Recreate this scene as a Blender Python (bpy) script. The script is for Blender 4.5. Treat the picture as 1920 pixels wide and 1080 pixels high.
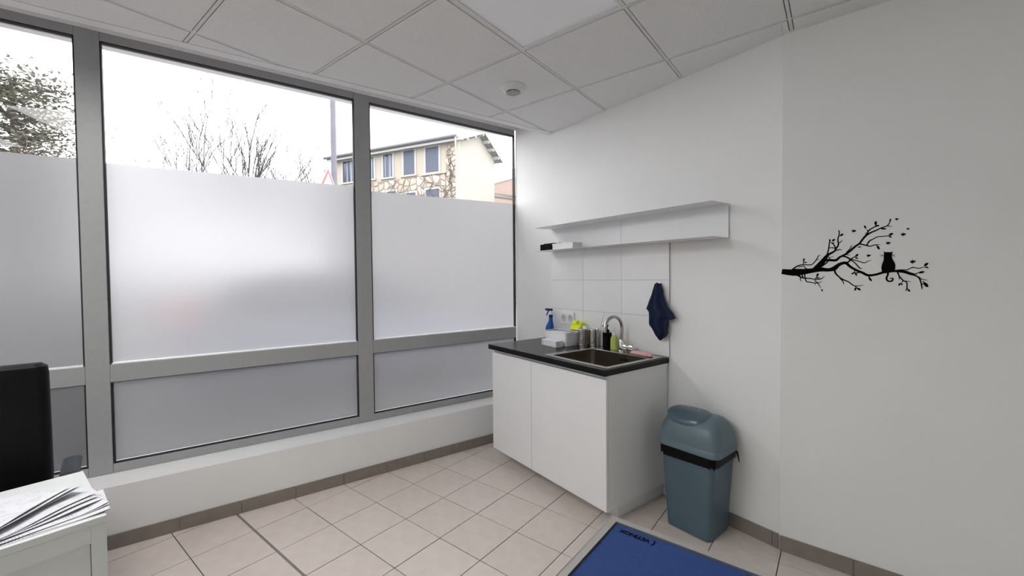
import bpy, bmesh, math, random
from mathutils import Vector, Matrix
random.seed(7)
for o in list(bpy.data.objects): bpy.data.objects.remove(o)
SC = bpy.context.scene
COL = SC.collection
PI = math.pi

# ------------------------------------------------------------------ camera
cam_d = bpy.data.cameras.new('camera'); cam = bpy.data.objects.new('camera', cam_d); COL.objects.link(cam)
cam_d.sensor_width = 36; cam_d.lens = 781.35 / 1920 * 36; cam_d.clip_start = .02; cam_d.clip_end = 600
HC = 1.49
yaw, pitch, roll = -0.66592, -0.025929, -0.0087398
fw = Vector((math.sin(yaw)*math.cos(pitch), math.cos(yaw)*math.cos(pitch), math.sin(pitch)))
rt = Vector((math.cos(yaw), -math.sin(yaw), 0)); up = rt.cross(fw)
r2 = rt*math.cos(roll) + up*math.sin(roll); u2 = up*math.cos(roll) - rt*math.sin(roll)
M = Matrix((r2, u2, -fw)).transposed().to_4x4(); M.translation = (0, 0, HC)
cam.matrix_world = M
SC.camera = cam
# ------------------------------------------------------------------ sky: flat bright overcast
SKY = 2.75
world = bpy.data.worlds.new('overcast'); SC.world = world; world.use_nodes = True
nt = world.node_tree; bg = nt.nodes['Background']
bg.inputs[0].default_value = (.985, .98, 1, 1); bg.inputs[1].default_value = SKY
# ------------------------------------------------------------------ exposure
SC.view_settings.view_transform = 'Standard'; SC.view_settings.look = 'None'
SC.view_settings.exposure = 1.12; SC.view_settings.gamma = 1; SC.view_settings.use_curve_mapping = False
# ------------------------------------------------------------------ added fill lights, out of view: area lights at ceiling height
def area_light(name, loc, sx, sy, power, color):
    d = bpy.data.lights.new(name, 'AREA'); d.shape = 'RECTANGLE'; d.size = sx; d.size_y = sy; d.energy = power; d.color = color
    o = bpy.data.objects.new(name, d); COL.objects.link(o); o.location = loc
    return o
for lx, ly in ((-2.3, -1.4), (-1.7, -.2), (-2.3, -.2), (-1.7, -1.4)):
    area_light('fill_light', (lx, ly, 2.735), .58, .58, 6.6, (1, .99, .98))
u_ = area_light('fill_light_up', (.9, -1.6, 1.9), .5, .5, 13, (.82, 1, .88)); u_.rotation_euler = (math.pi, 0, 0)  # added green-tinted fill aimed at the ceiling, out of view

# ================================================================== helpers
MATS = {}
def mat(name, color, rough=.5, metal=0, var=.03, scale=8, bump=0, bscale=60, spec=.5, coat=0, stretch=None):
    if name in MATS: return MATS[name]
    m = bpy.data.materials.new(name); m.use_nodes = True; n = m.node_tree.nodes; l = m.node_tree.links
    b = n['Principled BSDF']; b.inputs['Roughness'].default_value = rough; b.inputs['Metallic'].default_value = metal
    b.inputs['Specular IOR Level'].default_value = spec; b.inputs['Coat Weight'].default_value = coat
    tc = n.new('ShaderNodeTexCoord'); src = tc.outputs['Object']
    if stretch:
        mp = n.new('ShaderNodeMapping'); mp.inputs['Scale'].default_value = stretch; l.new(src, mp.inputs[0]); src = mp.outputs[0]
    no = n.new('ShaderNodeTexNoise'); no.inputs['Scale'].default_value = scale; no.inputs['Detail'].default_value = 4; l.new(src, no.inputs['Vector'])
    r = n.new('ShaderNodeValToRGB'); r.color_ramp.elements[0].position = .3; r.color_ramp.elements[1].position = .7
    r.color_ramp.elements[0].color = tuple(max(0, c*(1-var)) for c in color) + (1,)
    r.color_ramp.elements[1].color = tuple(min(1, c*(1+var)) for c in color) + (1,)
    l.new(no.outputs[0], r.inputs[0]); l.new(r.outputs[0], b.inputs['Base Color'])
    if bump:
        n2 = n.new('ShaderNodeTexNoise'); n2.inputs['Scale'].default_value = bscale; n2.inputs['Detail'].default_value = 3; l.new(src, n2.inputs['Vector'])
        bp = n.new('ShaderNodeBump'); bp.inputs['Strength'].default_value = bump; bp.inputs['Distance'].default_value = .004
        l.new(n2.outputs[0], bp.inputs['Height']); l.new(bp.outputs[0], b.inputs['Normal'])
    MATS[name] = m
    return m

def mesh_obj(name, verts, faces, m, parent=None, smooth=False, angle=None):
    me = bpy.data.meshes.new(name); me.from_pydata([tuple(v) for v in verts], [], faces); me.validate(); me.update()
    if m: me.materials.append(m)
    bm = bmesh.new(); bm.from_mesh(me); bmesh.ops.recalc_face_normals(bm, faces=bm.faces)
    if smooth:
        lim = angle or .6
        for f in bm.faces: f.smooth = True
        for e in bm.edges:
            if len(e.link_faces) == 2 and e.calc_face_angle(0) > lim: e.smooth = False
    bm.to_mesh(me); bm.free()
    o = bpy.data.objects.new(name, me); COL.objects.link(o)
    if parent: o.parent = parent
    return o
class G:
    'collects shapes into one mesh'
    def __init__(s): s.v = []; s.f = []
    def add(s, v, f):
        k = len(s.v); s.v += [tuple(p) for p in v]; s.f += [tuple(i+k for i in q) for q in f]; return s
    def box(s, lo, hi, bev=0):
        (a, b, c), (d, e, f) = lo, hi
        if not bev:
            return s.add([(a,b,c),(d,b,c),(d,e,c),(a,e,c),(a,b,f),(d,b,f),(d,e,f),(a,e,f)],
                         [(3,2,1,0),(4,5,6,7),(0,1,5,4),(1,2,6,5),(2,3,7,6),(3,0,4,7)])
        bm = bmesh.new(); bmesh.ops.create_cube(bm, size=1)
        for v in bm.verts: v.co = Vector(((a+d)/2 + v.co.x*(d-a), (b+e)/2 + v.co.y*(e-b), (c+f)/2 + v.co.z*(f-c)))
        bmesh.ops.bevel(bm, geom=list(bm.edges), offset=bev, segments=2, affect='EDGES', profile=.5)
        bm.verts.index_update(); s.add([v.co[:] for v in bm.verts], [tuple(v.index for v in q.verts) for q in bm.faces]); bm.free(); return s
    def lathe(s, prof, c=(0,0,0), n=24, axis='z', sx=1, sy=1, cap=True):
        v = []; f = []
        for r, h in prof:
            for i in range(n):
                a = 2*PI*i/n; x, y = r*math.cos(a)*sx, r*math.sin(a)*sy
                p = {'z': (x, y, h), 'x': (h, x, y), 'y': (x, h, y)}[axis]
                v.append((p[0]+c[0], p[1]+c[1], p[2]+c[2]))
        for k in range(len(prof)-1):
            for i in range(n):
                j = (i+1) % n; f.append((k*n+i, k*n+j, (k+1)*n+j, (k+1)*n+i))
        if cap:
            f.append(tuple(range(n-1, -1, -1))); f.append(tuple(range((len(prof)-1)*n, len(prof)*n)))
        return s.add(v, f)
    def tube(s, pts, rad, n=12, cap=True):
        pts = [Vector(p) for p in pts]; R = rad if isinstance(rad, (list, tuple)) else [rad]*len(pts)
        v = []; f = []; prev = None
        for k, p in enumerate(pts):
            t = (pts[min(k+1, len(pts)-1)] - pts[max(k-1, 0)]).normalized()
            if prev is None:
                a = Vector((0,0,1)) if abs(t.z) < .9 else Vector((1,0,0)); x = t.cross(a).normalized()
            else: x = (prev - t*prev.dot(t)).normalized()
            prev = x; y = t.cross(x)
            for i in range(n):
                a = 2*PI*i/n; v.append(tuple(p + x*math.cos(a)*R[k] + y*math.sin(a)*R[k]))
        for k in range(len(pts)-1):
            for i in range(n):
                j = (i+1) % n; f.append((k*n+i, k*n+j, (k+1)*n+j, (k+1)*n+i))
        if cap: f.append(tuple(range(n-1, -1, -1))); f.append(tuple(range((len(pts)-1)*n, len(pts)*n)))
        return s.add(v, f)
    def prism(s, poly, z0, z1):
        'polygon in xy extruded z0..z1'
        n = len(poly)
        v = [(x, y, z0) for x, y in poly] + [(x, y, z1) for x, y in poly]
        return s.add(v, [tuple(range(n-1, -1, -1)), tuple(range(n, 2*n))] + [(i, (i+1) % n, n+(i+1) % n, n+i) for i in range(n)])
    def loft(s, rings, cap0=True, cap1=True):
        n = len(rings[0]); v = [p for r in rings for p in r]; f = []
        for k in range(len(rings)-1):
            for i in range(n):
                j = (i+1) % n; f.append((k*n+i, k*n+j, (k+1)*n+j, (k+1)*n+i))
        if cap0: f.append(tuple(range(n-1, -1, -1)))
        if cap1: f.append(tuple(range((len(rings)-1)*n, len(rings)*n)))
        return s.add(v, f)
    def build(s, name, m, parent=None, smooth=False, angle=None): return mesh_obj(name, s.v, s.f, m, parent, smooth, angle)

def rrect(w, d, r, z, cx=0, cy=0, seg=5):
    'rounded rectangle ring centred on cx, cy'
    P = []
    for sx, sy, a0 in ((1,1,0),(-1,1,PI/2),(-1,-1,PI),(1,-1,1.5*PI)):
        for k in range(seg+1):
            a = a0 + PI/2*k/seg
            P.append((cx + sx*(w/2-r) + r*math.cos(a), cy + sy*(d/2-r) + r*math.sin(a), z))
    return P
def clip(poly, planes):
    'convex polygon clipped by half planes (nx, ny, c): keep nx*x + ny*y <= c'
    for nx, ny, c in planes:
        out = []
        for i in range(len(poly)):
            a, b = poly[i], poly[(i+1) % len(poly)]; da = nx*a[0]+ny*a[1]-c; db = nx*b[0]+ny*b[1]-c
            if da <= 0: out.append(a)
            if (da < 0 < db) or (db < 0 < da):
                t = da/(da-db); out.append((a[0]+(b[0]-a[0])*t, a[1]+(b[1]-a[1])*t))
        poly = out
        if len(poly) < 3: return []
    A = sum(poly[i][0]*poly[(i+1) % len(poly)][1]-poly[(i+1) % len(poly)][0]*poly[i][1] for i in range(len(poly)))/2
    return poly if abs(A) > 2e-4 else []

def thing(name, label, cat, loc=(0,0,0), rotz=0, group=None):
    o = bpy.data.objects.new(name, None); o.empty_display_size = .05; COL.objects.link(o); o.location = loc; o.rotation_euler = (0, 0, rotz)
    o['label'] = label; o['category'] = cat
    if group: o['group'] = group
    return o
def tag(o, label, cat, group=None):
    o['label'] = label; o['category'] = cat
    if group: o['group'] = group
    return o
def lab(o, label): o['label'] = label; return o
def place(o, loc, rotz=0): o.location = loc; o.rotation_euler = (0, 0, rotz); return o
def struct(o, label=None, cat=None):
    o['kind'] = 'structure'
    if label: o['label'] = label
    if cat: o['category'] = cat
    return o
def sroot(name, label, cat, loc=(0,0,0), rotz=0):
    o = thing(name, label, cat, loc, rotz); o['kind'] = 'structure'; return o

# ------------------------------------------------------------------ frames of reference
# sink wall: s along the wall to the right, d out into the room
PS = Vector((-.244, 2.646, 0)); SA = math.atan(-.278)
dS = Vector((math.cos(SA), math.sin(SA), 0)); nS = Vector((-math.sin(SA), math.cos(SA), 0))
def SP(s, d, z=0): return tuple(PS + dS*s - nS*d + Vector((0, 0, z)))
# window wall: local x along the wall (0 at the corner, negative to the left), local y outward
Q = Vector((-2.515, 3.277, 0)); FA = math.atan2(.95630, .29237)
dF = Vector((math.cos(FA), math.sin(FA), 0)); nO = Vector((-math.sin(FA), math.cos(FA), 0))
def FP(s, o, z=0): return tuple(Q + dF*s + nO*o + Vector((0, 0, z)))
# right wall
PR = Vector((-.243, 2.638, 0)); RA = math.atan(-.03)
HZ = HC + 1.2647      # ceiling tiles
TOP = 3.05

# ------------------------------------------------------------------ materials
m_wall = mat('white_wall_paint', (.80, .80, .80), .65, var=.012, scale=3, bump=.05, bscale=220)
m_ctile = mat('ceiling_tile_mineral', (.74, .74, .745), .9, var=.03, scale=60, bump=.15, bscale=300)
m_bar = mat('ceiling_bar_metal', (.66, .66, .66), .5, var=.02)
m_trimw = mat('perimeter_trim_metal', (.72, .72, .73), .45, var=.02)
m_floor = [mat('floor_tile_beige_%d' % k, c, .38, var=.05, scale=14, bump=.03, bscale=90) for k, c in enumerate([(.68, .60, .55), (.695, .613, .563), (.67, .59, .54)])]
m_grout = mat('dark_grout', (.07, .052, .045), .9, var=.2, scale=40)
m_exjoint = mat('grey_expansion_joint', (.22, .20, .185), .8, var=.1, scale=40)
m_base = mat('baseboard_tile', (.235, .20, .175), .5, var=.08, scale=20)
m_alu = mat('window_frame_aluminium', (.34, .345, .35), .42, metal=.0, var=.03, scale=30)
m_gasket = mat('black_rubber_gasket', (.012, .012, .014), .7)
m_bead = mat('white_glazing_bead', (.85, .85, .86), .35)
m_cab = mat('white_melamine', (.80, .80, .81), .35, var=.01)
m_counter = mat('black_laminate', (.004, .004, .006), .26, var=.2, scale=120, spec=.22)
m_ceram = mat('white_glazed_tile', (.82, .82, .825), .18, var=.01, coat=.3)
m_joint = mat('pale_tile_joint', (.50, .50, .50), .9)
m_steel = mat('brushed_steel', (.50, .47, .44), .24, metal=1, var=.06, scale=20, stretch=(1, 12, 1))
m_chrome = mat('chrome', (.75, .73, .70), .12, metal=1, var=.03)
m_blackp = mat('black_plastic', (.003, .003, .0035), .55, spec=.08)
m_whitep = mat('white_plastic', (.82, .82, .84), .4, var=.01)
def glass_clear():
    m = bpy.data.materials.new('clear_glass'); m.use_nodes = True; n = m.node_tree.nodes; l = m.node_tree.links
    n.remove(n['Principled BSDF']); out = n['Material Output']
    t = n.new('ShaderNodeBsdfTransparent'); t.inputs[0].default_value = (.97, .98, .98, 1)
    g = n.new('ShaderNodeBsdfGlossy'); g.inputs['Roughness'].default_value = .02
    f = n.new('ShaderNodeFresnel'); f.inputs[0].default_value = 1.45
    mx = n.new('ShaderNodeMixShader'); l.new(f.outputs[0], mx.inputs[0]); l.new(t.outputs[0], mx.inputs[1]); l.new(g.outputs[0], mx.inputs[2]); l.new(mx.outputs[0], out.inputs[0])
    return m
m_glass = glass_clear()
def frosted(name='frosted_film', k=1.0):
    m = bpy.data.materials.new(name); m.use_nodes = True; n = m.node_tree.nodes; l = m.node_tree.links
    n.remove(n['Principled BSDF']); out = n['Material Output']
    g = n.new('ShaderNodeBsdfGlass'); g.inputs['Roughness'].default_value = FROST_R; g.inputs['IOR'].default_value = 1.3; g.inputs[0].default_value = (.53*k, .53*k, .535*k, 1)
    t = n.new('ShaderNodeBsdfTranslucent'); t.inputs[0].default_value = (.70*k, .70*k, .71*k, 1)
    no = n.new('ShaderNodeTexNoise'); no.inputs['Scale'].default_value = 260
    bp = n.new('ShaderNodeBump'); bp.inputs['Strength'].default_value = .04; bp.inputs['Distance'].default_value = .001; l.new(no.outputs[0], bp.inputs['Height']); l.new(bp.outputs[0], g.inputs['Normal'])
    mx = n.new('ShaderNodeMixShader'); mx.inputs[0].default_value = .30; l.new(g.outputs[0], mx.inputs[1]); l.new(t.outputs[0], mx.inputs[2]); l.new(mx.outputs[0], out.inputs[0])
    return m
FROST_R = .38
m_film = frosted(); m_film2 = frosted('darker_frosted_film', .76)  # second film: same shader tinted darker, for the lower panes

# ================================================================== ROOM SHELL
X1, Y0 = 3.2, -4.4
SL = -8.15
# room outline planes (keep side): window low wall face, sink wall, right wall
def plane_from(p, d, side):   # half plane through p along d, keep points with side*cross(d, q-p) >= 0
    n = Vector((-d.y, d.x, 0))*(-side); return (n.x, n.y, n.x*p.x + n.y*p.y)
dRw = Vector((math.cos(RA), math.sin(RA), 0))
PL_S = plane_from(PS, dS, -1); PL_R = plane_from(PR, dRw, -1)
P0 = Vector((-3.165, .40, 0)); dW = Vector((.296, 1, 0)).normalized()
PL_W = plane_from(P0, dW, -1)
# ---- floor
fl = G().box((-5, Y0-.1, -.12), (X1+.1, 3.6, -.003)).build('floor', m_grout)
struct(fl, 'beige square floor tiles with dark joints laid askew to the window wall', 'floor')
T = .3105; FX, FY = -2.407, .9645
full = None; far = G(); mi = 0; cnt = 0
inv = M.inverted()
def inframe(x, y, z, mg=.12):
    p = inv @ Vector((x, y, z))
    if p.z > -.05: return False
    u, v = p.x/-p.z*781.35/960, p.y/-p.z*781.35/540
    return abs(u) < 1+mg and abs(v) < 1+mg*2
def wall_clip(sq, others):
    'the room bends outward at PR: clip left of it by the sink wall, right of it by the decal wall'
    a = clip(sq, [(1, 0, PR.x), PL_S] + others); b = clip(sq, [(-1, 0, -PR.x), PL_R] + others)
    if a and b and len(clip(sq, [PL_S, PL_R] + others)) >= 3:
        w = clip(sq, others); ar = lambda P: abs(sum(P[i][0]*P[(i+1) % len(P)][1]-P[(i+1) % len(P)][0]*P[i][1] for i in range(len(P)))/2)
        if abs(ar(a)+ar(b)-ar(w)) < 1e-5: return [w]
    return [p for p in (a, b) if p]
def tile_top(poly, z0, z1, b):
    'prism with a small chamfer round the top'
    cx = sum(p[0] for p in poly)/len(poly); cy = sum(p[1] for p in poly)/len(poly); n = len(poly)
    ins = []
    for x, y in poly:
        dx, dy = cx-x, cy-y; L = math.hypot(dx, dy); ins.append((x+dx/L*b, y+dy/L*b))
    v = [(x, y, z0) for x, y in poly] + [(x, y, z1-b*.6) for x, y in poly] + [(x, y, z1) for x, y in ins]
    f = []
    for k in (0, 1):
        for i in range(n): j = (i+1) % n; f.append((k*n+i, k*n+j, (k+1)*n+j, (k+1)*n+i))
    f.append(tuple(range(2*n, 3*n)))
    return v, f
gj = .0022
for i in range(-13, 19):
    for j in range(-7, 19):
        x0, y0 = FX + T*(j), FY + T*i
        jl = .007 if i == 0 else gj; ju = .007 if i == -1 else gj
        sq = [(x0+gj, y0+jl), (x0+T-gj, y0+jl), (x0+T-gj, y0+T-ju), (x0+gj, y0+T-ju)]
        if x0 > X1 or y0 < Y0: continue
        pcs = wall_clip(sq, [PL_W])
        if not pcs: continue
        pc = pcs[0]
        cx = sum(p[0] for p in pc)/len(pc); cy = sum(p[1] for p in pc)/len(pc)
        vis = any(inframe(p[0], p[1], 0, .1) for p in pc)
        dz = random.uniform(-.0004, .0004)
        if vis:
            tg = G()
            for pq in pcs: tg.add(*tile_top([(p[0]-cx, p[1]-cy) for p in pq], -.004, .0, .0012))
            o = tg.build('floor_tile', m_floor[(i*7+j*3) % 3], fl); o.location = (cx, cy, dz); cnt += 1
        else:
            for pq in pcs: far.add(*tile_top(pq, -.004, 0, .0012))
o = far.build('floor_tiles_far', m_floor[0], fl); o['kind'] = 'stuff'
ej = G().box((-3.4, FY-.0072, -.004), (X1, FY+.0072, -.0008)).build('expansion_joint', m_exjoint, fl)
print('floor tiles', cnt)
# ---- walls
def slab_wall(name, p, d, n, s0, s1, z0, z1, th, m, label):
    a = p + d*s0; b = p + d*s1; c = b + n*th; e = a + n*th
    g = G().prism([(a.x, a.y), (b.x, b.y), (c.x, c.y), (e.x, e.y)], z0, z1)
    return struct(g.build(name, m), label, 'wall')
slab_wall('wall_back', PS, dS, nS, -2.36, 0, 0, TOP, .2, m_wall, 'white wall behind the sink cabinet and the white shelf')
nR = Vector((-math.sin(RA), math.cos(RA), 0))
g = G().prism([(PR.x, PR.y), (X1+.1, PR.y-.03*(X1+.343)), (X1+.1, 2.85), (PR.x+.057, PR.y+.2)], 0, TOP).build('wall_right', m_wall)
struct(g, 'white wall section with the black branch decal, angled off the sink wall', 'wall')
g = G().box((X1, Y0, 0), (X1+.1, 2.54, TOP)).build('wall_side', m_wall); struct(g, 'plain white wall behind the viewer on the right', 'wall')
g = G().box((-5.1, Y0-.1, 0), (X1+.1, Y0, TOP)).build('wall_rear', m_wall); struct(g, 'plain white wall at the far end of the room behind the viewer', 'wall')
# low wall under the windows, top is the sill
ZS = .347
def low_poly(inset=0):
    a = P0 + dW*3.02; b = P0 - dW*5.1
    c = Vector(FP(SL, .2)); d = Vector(FP(.0, .2))
    return [(a.x, a.y), (b.x, b.y), (c.x, c.y), (d.x, d.y)]
g = G().prism(low_poly(), -.1, ZS).build('wall_left', m_wall); struct(g, 'low white wall with a deep sill running under the windows', 'wall')
# wall above the windows
g = G().box((SL, 0.0, 2.93), (.0, .25, TOP+.1)).build('wall_above_windows', m_wall); place(g, Q, FA); struct(g, 'narrow strip of wall over the window heads', 'wall')

# ---- baseboards: separate tile lengths
def baseboard(name, p, d, n_in, s0, s1, label):
    root = sroot(name, label, 'baseboard'); th = .009; s = s0; k = 0
    while s < s1 - .02:
        e = min(s + .3105, s1); a = p + d*(s+.0012); b = p + d*(e-.0012)
        c = b + n_in*th; q = a + n_in*th; zt = .081 + random.uniform(-.0006, .0006)
        v, f = tile_top([(a.x, a.y), (b.x, b.y), (c.x, c.y), (q.x, q.y)], .001, zt, .0015)
        mesh_obj('skirting_tile', v, f, m_base, root); s = e
    return root
baseboard('baseboard_left', P0, dW, Vector((dW.y, -dW.x, 0)), -2.8, 2.86, 'brown-grey tile skirting along the low window wall')
baseboard('baseboard_back', PS, dS, -nS, -.655, -.002, 'brown-grey tile skirting behind the blue-grey bin')
baseboard('baseboard_right', PR, dRw, -nR, .0, 3.3, 'brown-grey tile skirting under the wall with the decal')

# ================================================================== CEILING
ce = G().prism([tuple(Vector(FP(SL-.3, .24))[:2]), (X1+.1, Y0-.1), (X1+.1, 2.75), (PR.x+.05, 2.83), tuple(Vector(FP(.05, .24))[:2])], TOP, TOP+.08).build('ceiling', m_ctile)
struct(ce, 'suspended ceiling of square grey mineral tiles in a metal grid', 'ceiling')
CE0 = Vector((-2.007, 3.05, 0)); dC = Vector((.314, 1, 0)).normalized()
PL_C = plane_from(CE0, dC, -1)
CX, CY, CT = -2.6053, .7014, .6
LAMP = (2, 1)
for i in range(-5, 10):
    for j in range(-8, 5):
        x0, y0 = CX + CT*i, CY + CT*j; g_ = .0115
        sq = [(x0+g_, y0+g_), (x0+CT-g_, y0+g_), (x0+CT-g_, y0+CT-g_), (x0+g_, y0+CT-g_)]
        if (i, j) == LAMP: continue
        pcs = wall_clip(sq, [PL_C, (1, 0, X1), (0, -1, -Y0)])
        if not pcs: continue
        pc = pcs[0]
        cx = sum(p[0] for p in pc)/len(pc); cy = sum(p[1] for p in pc)/len(pc)
        tg = G()
        for pq in pcs:
            v, f = tile_top([(p[0]-cx, -(p[1]-cy)) for p in pq], -.010, .004, .003); tg.add([(a, -b, -c) for a, b, c in v], f)
        o = tg.build('ceiling_tile', m_ctile, ce); o.location = (cx, cy, HZ + .001)
# T-bars: flat strips, each bar a piece
def bar(pc):
    for pc in wall_clip(pc, [PL_C, (1, 0, X1), (0, -1, -Y0)]): G().prism(pc, HZ-.0005, HZ+.006).build('ceiling_bar', m_bar, ce)
for i in range(-4, 10): x = CX + CT*i; bar([(x-.0075, Y0), (x+.0075, Y0), (x+.0075, 3.6), (x-.0075, 3.6)])
for j in range(-8, 5):
    y = CY + CT*j
    for i in range(-5, 10):
        x = CX + CT*i; bar([(x+.0077, y-.0075), (x+CT-.0077, y-.0075), (x+CT-.0077, y+.0075), (x+.0077, y+.0075)])
# perimeter trim along the windows: flange + upright fascia
nC = Vector((-dC.y, dC.x, 0))
a = CE0 - dC*7.9; b = CE0 + dC*.07
def strip(p, q, o0, o1): return [tuple((p+nC*o0)[:2]), tuple((q+nC*o0)[:2]), tuple((q+nC*o1)[:2]), tuple((p+nC*o1)[:2])]
g = G().prism(strip(a, b, .003, .068), HZ-.004, HZ+.012); g.prism(strip(a, b, .060, .068), HZ+.012, TOP)
t_ = struct(g.build('trim_1', m_trimw), 'pale metal trim closing the ceiling edge above the windows', 'trim')
# wall angle along sink and right wall
def wangle(name, p, d, n, s0, s1, label):
    a = p + d*s0; b = p + d*s1; c = b - n*.019; e = a - n*.019
    return struct(G().prism([(a.x, a.y), (b.x, b.y), (c.x, c.y), (e.x, e.y)], HZ-.002, HZ+.0035).build(name, m_bar), label, 'trim')
wangle('trim_2', PS, dS, nS, -1.80, 0, 'thin metal angle where the ceiling meets the sink wall')
wangle('trim_3', PR, dRw, nR, .003, 3.3, 'thin metal angle where the ceiling meets the decal wall')

# ---- ceiling light panel (switched off)
def light_panel(i, j, label):
    x0, y0 = CX + CT*i, CY + CT*j
    t = thing('ceiling_light', label, 'ceiling light', (x0+CT/2, y0+CT/2, HZ))
    h = CT/2 - .0085; w = .012; g = G()
    for lo, hi in (((-h, -h, -.001), (h, -h+w, .03)), ((-h, h-w, -.001), (h, h, .03)), ((-h, -h+w, -.001), (-h+w, h-w, .03)), ((h-w, -h+w, -.001), (h, h-w, .03))): g.box(lo, hi)
    g.build('frame', m_trimw, t)
    G().box((-h+w, -h+w, .006), (h-w, h-w, .012)).build('diffuser', mat('opal_diffuser', (.88, .88, .92), .3, var=.003), t)
light_panel(2, 1, 'square white ceiling light panel, switched off, at the top edge of the photo')
# ---- smoke detector
t = thing('smoke_detector', 'round white smoke detector with a slotted core on the ceiling', 'smoke detector', (-1.715, 2.215, HZ))
G().lathe([(.086, -.002), (.086, -.010), (.078, -.020), (.056, -.034), (.050, -.036)], n=40).build('housing', mat('detector_plastic', (.70, .71, .72), .4), t, True)
g = G(); g.lathe([(.046, -.034), (.046, -.040)], n=32); g.build('core', mat('detector_core', (.10, .10, .09), .6), t, True)
for k in range(6):
    y = -.034 + k*.0136; w = math.sqrt(.046**2 - y*y)
    o = G().box((-w, y-.0032, -.046), (w, y+.0032, -.038)).build('louvre', mat('louvre_plastic', (.5, .5, .46), .5), t)

# ================================================================== WINDOWS
# verticals (s): mullions [-3.055,-2.951], [-1.53,-1.415]
mull = [(-7.62, -7.505), (-6.10, -5.985), (-4.575, -4.475), (-3.055, -2.951), (-1.53, -1.415)]
ZT0, ZT1 = .890, .995
for k, (a, b) in enumerate(mull):
    g = G().box((a, 0, ZS+.001), (b, .075, 2.929), .003)
    o = place(g.build('trim_%d' % (k+4), m_alu), Q, FA)
    struct(o, ['grey mullion of the added far window behind the viewer', 'grey mullion beyond the left edge of the photo, furthest', 'grey mullion beyond the left edge of the photo', 'wide grey mullion left of the middle window', 'grey mullion between the middle window and the window by the sink'][k], 'mullion')
panes = [(-7.505, -6.10, 0, 0, 'unseen clear window pane added furthest behind the viewer to let in light'), (-5.985, -4.575, 2.17, 2.175, 'unseen window pane added behind the viewer on the left, frosted on its lower part'),  # both panes added out of view to brighten the room
         (-4.475, -3.055, 2.165, 2.190, 'leftmost window with the conifer behind it, frosted below'),
         (-2.951, -1.53, 2.185, 2.212, 'wide middle window, frosted below, bare trees above'),
         (-1.415, -.006, 2.188, 2.218, 'window beside the sink with the stone house behind, frosted below')]
for k, (a, b, f0, f1, lb) in enumerate(panes):
    w = sroot('window_%d' % (k+1), lb, 'window', Q, FA)
    a += .0005; b -= .0005
    G().box((a, .004, 2.880), (b, .07, 2.929), .002).build('head_rail', m_alu, w)
    G().box((a, .000, ZT0), (b, .07, ZT1), .002).build('transom', m_alu, w)
    G().box((a, .002, ZS+.001), (b, .07, .402), .002).build('bottom_rail', m_alu, w)
    gk = G()
    for x0, x1 in ((a, a+.007), (b-.007, b)):
        gk.box((x0, .006, ZT1), (x1, .04, 2.880)); gk.box((x0, .006, .402), (x1, .04, ZT0))
    gk.box((a+.007, .006, 2.874), (b-.007, .04, 2.880)); gk.box((a+.007, .006, .402), (b-.007, .034, .408)); gk.box((a+.007, .012, ZT0-.004), (b-.007, .04, ZT0))
    gk.build('gasket', m_gasket, w)
    G().box((a+.007, .004, ZT1), (b-.007, .045, ZT1+.006), .001).build('glazing_bead', m_bead, w)
    for nm, z0, z1 in (('upper_glass', ZT1+.004, 2.877), ('lower_glass', .405, ZT0-.002)):
        mesh_obj(nm, [(a+.002, .042, z0), (b-.002, .042, z0), (b-.002, .042, z1), (a+.002, .042, z1)], [(0, 1, 2, 3)], m_glass, w)
    c, d = a+.007, b-.007
    y0, y1 = .0375, .0400
    def film(z00, z01a, z01b, nm, fm=m_film):
        v = [(c, y0, z00), (d, y0, z00), (d, y0, z01b), (c, y0, z01a), (c, y1, z00), (d, y1, z00), (d, y1, z01b), (c, y1, z01a)]
        return mesh_obj(nm, v, [(0, 1, 2, 3), (7, 6, 5, 4), (0, 4, 5, 1), (1, 5, 6, 2), (2, 6, 7, 3), (3, 7, 4, 0)], fm, w)
    if f0: film(ZT1+.007, f0, f1, 'frosted_film')
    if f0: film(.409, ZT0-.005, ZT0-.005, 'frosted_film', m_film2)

# ================================================================== SINK CORNER
# backsplash tiles
bs = thing('tile_backsplash', 'white glazed wall tiles in four rows behind the sink', 'tiles', tuple(PS), SA)
xs = [-1.830, -1.4505, -1.0605, -.667]; zs = [.9675, 1.214, 1.463, 1.7115, 1.905]
G().box((-1.831, -.0035, .9485), (-.666, -.0002, 1.905)).build('joint_bed', m_joint, bs)
for r in range(4):
    for c in range(3):
        x0, x1 = xs[c]+.0012, xs[c+1]-.0012; z0, z1 = zs[r]+.0012, zs[r+1]-.0012
        if r == 0: z0 = .9495
        o = G().box((x0, -.0062, z0), (x1, -.003, z1), .0008).build('wall_tile', m_ceram, bs)
G().box((-.6665, -.0085, .9485), (-.6625, -.0002, 1.709)).build('edge_trim', mat('edge_trim_grey', (.45, .45, .45), .4), bs)

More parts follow.
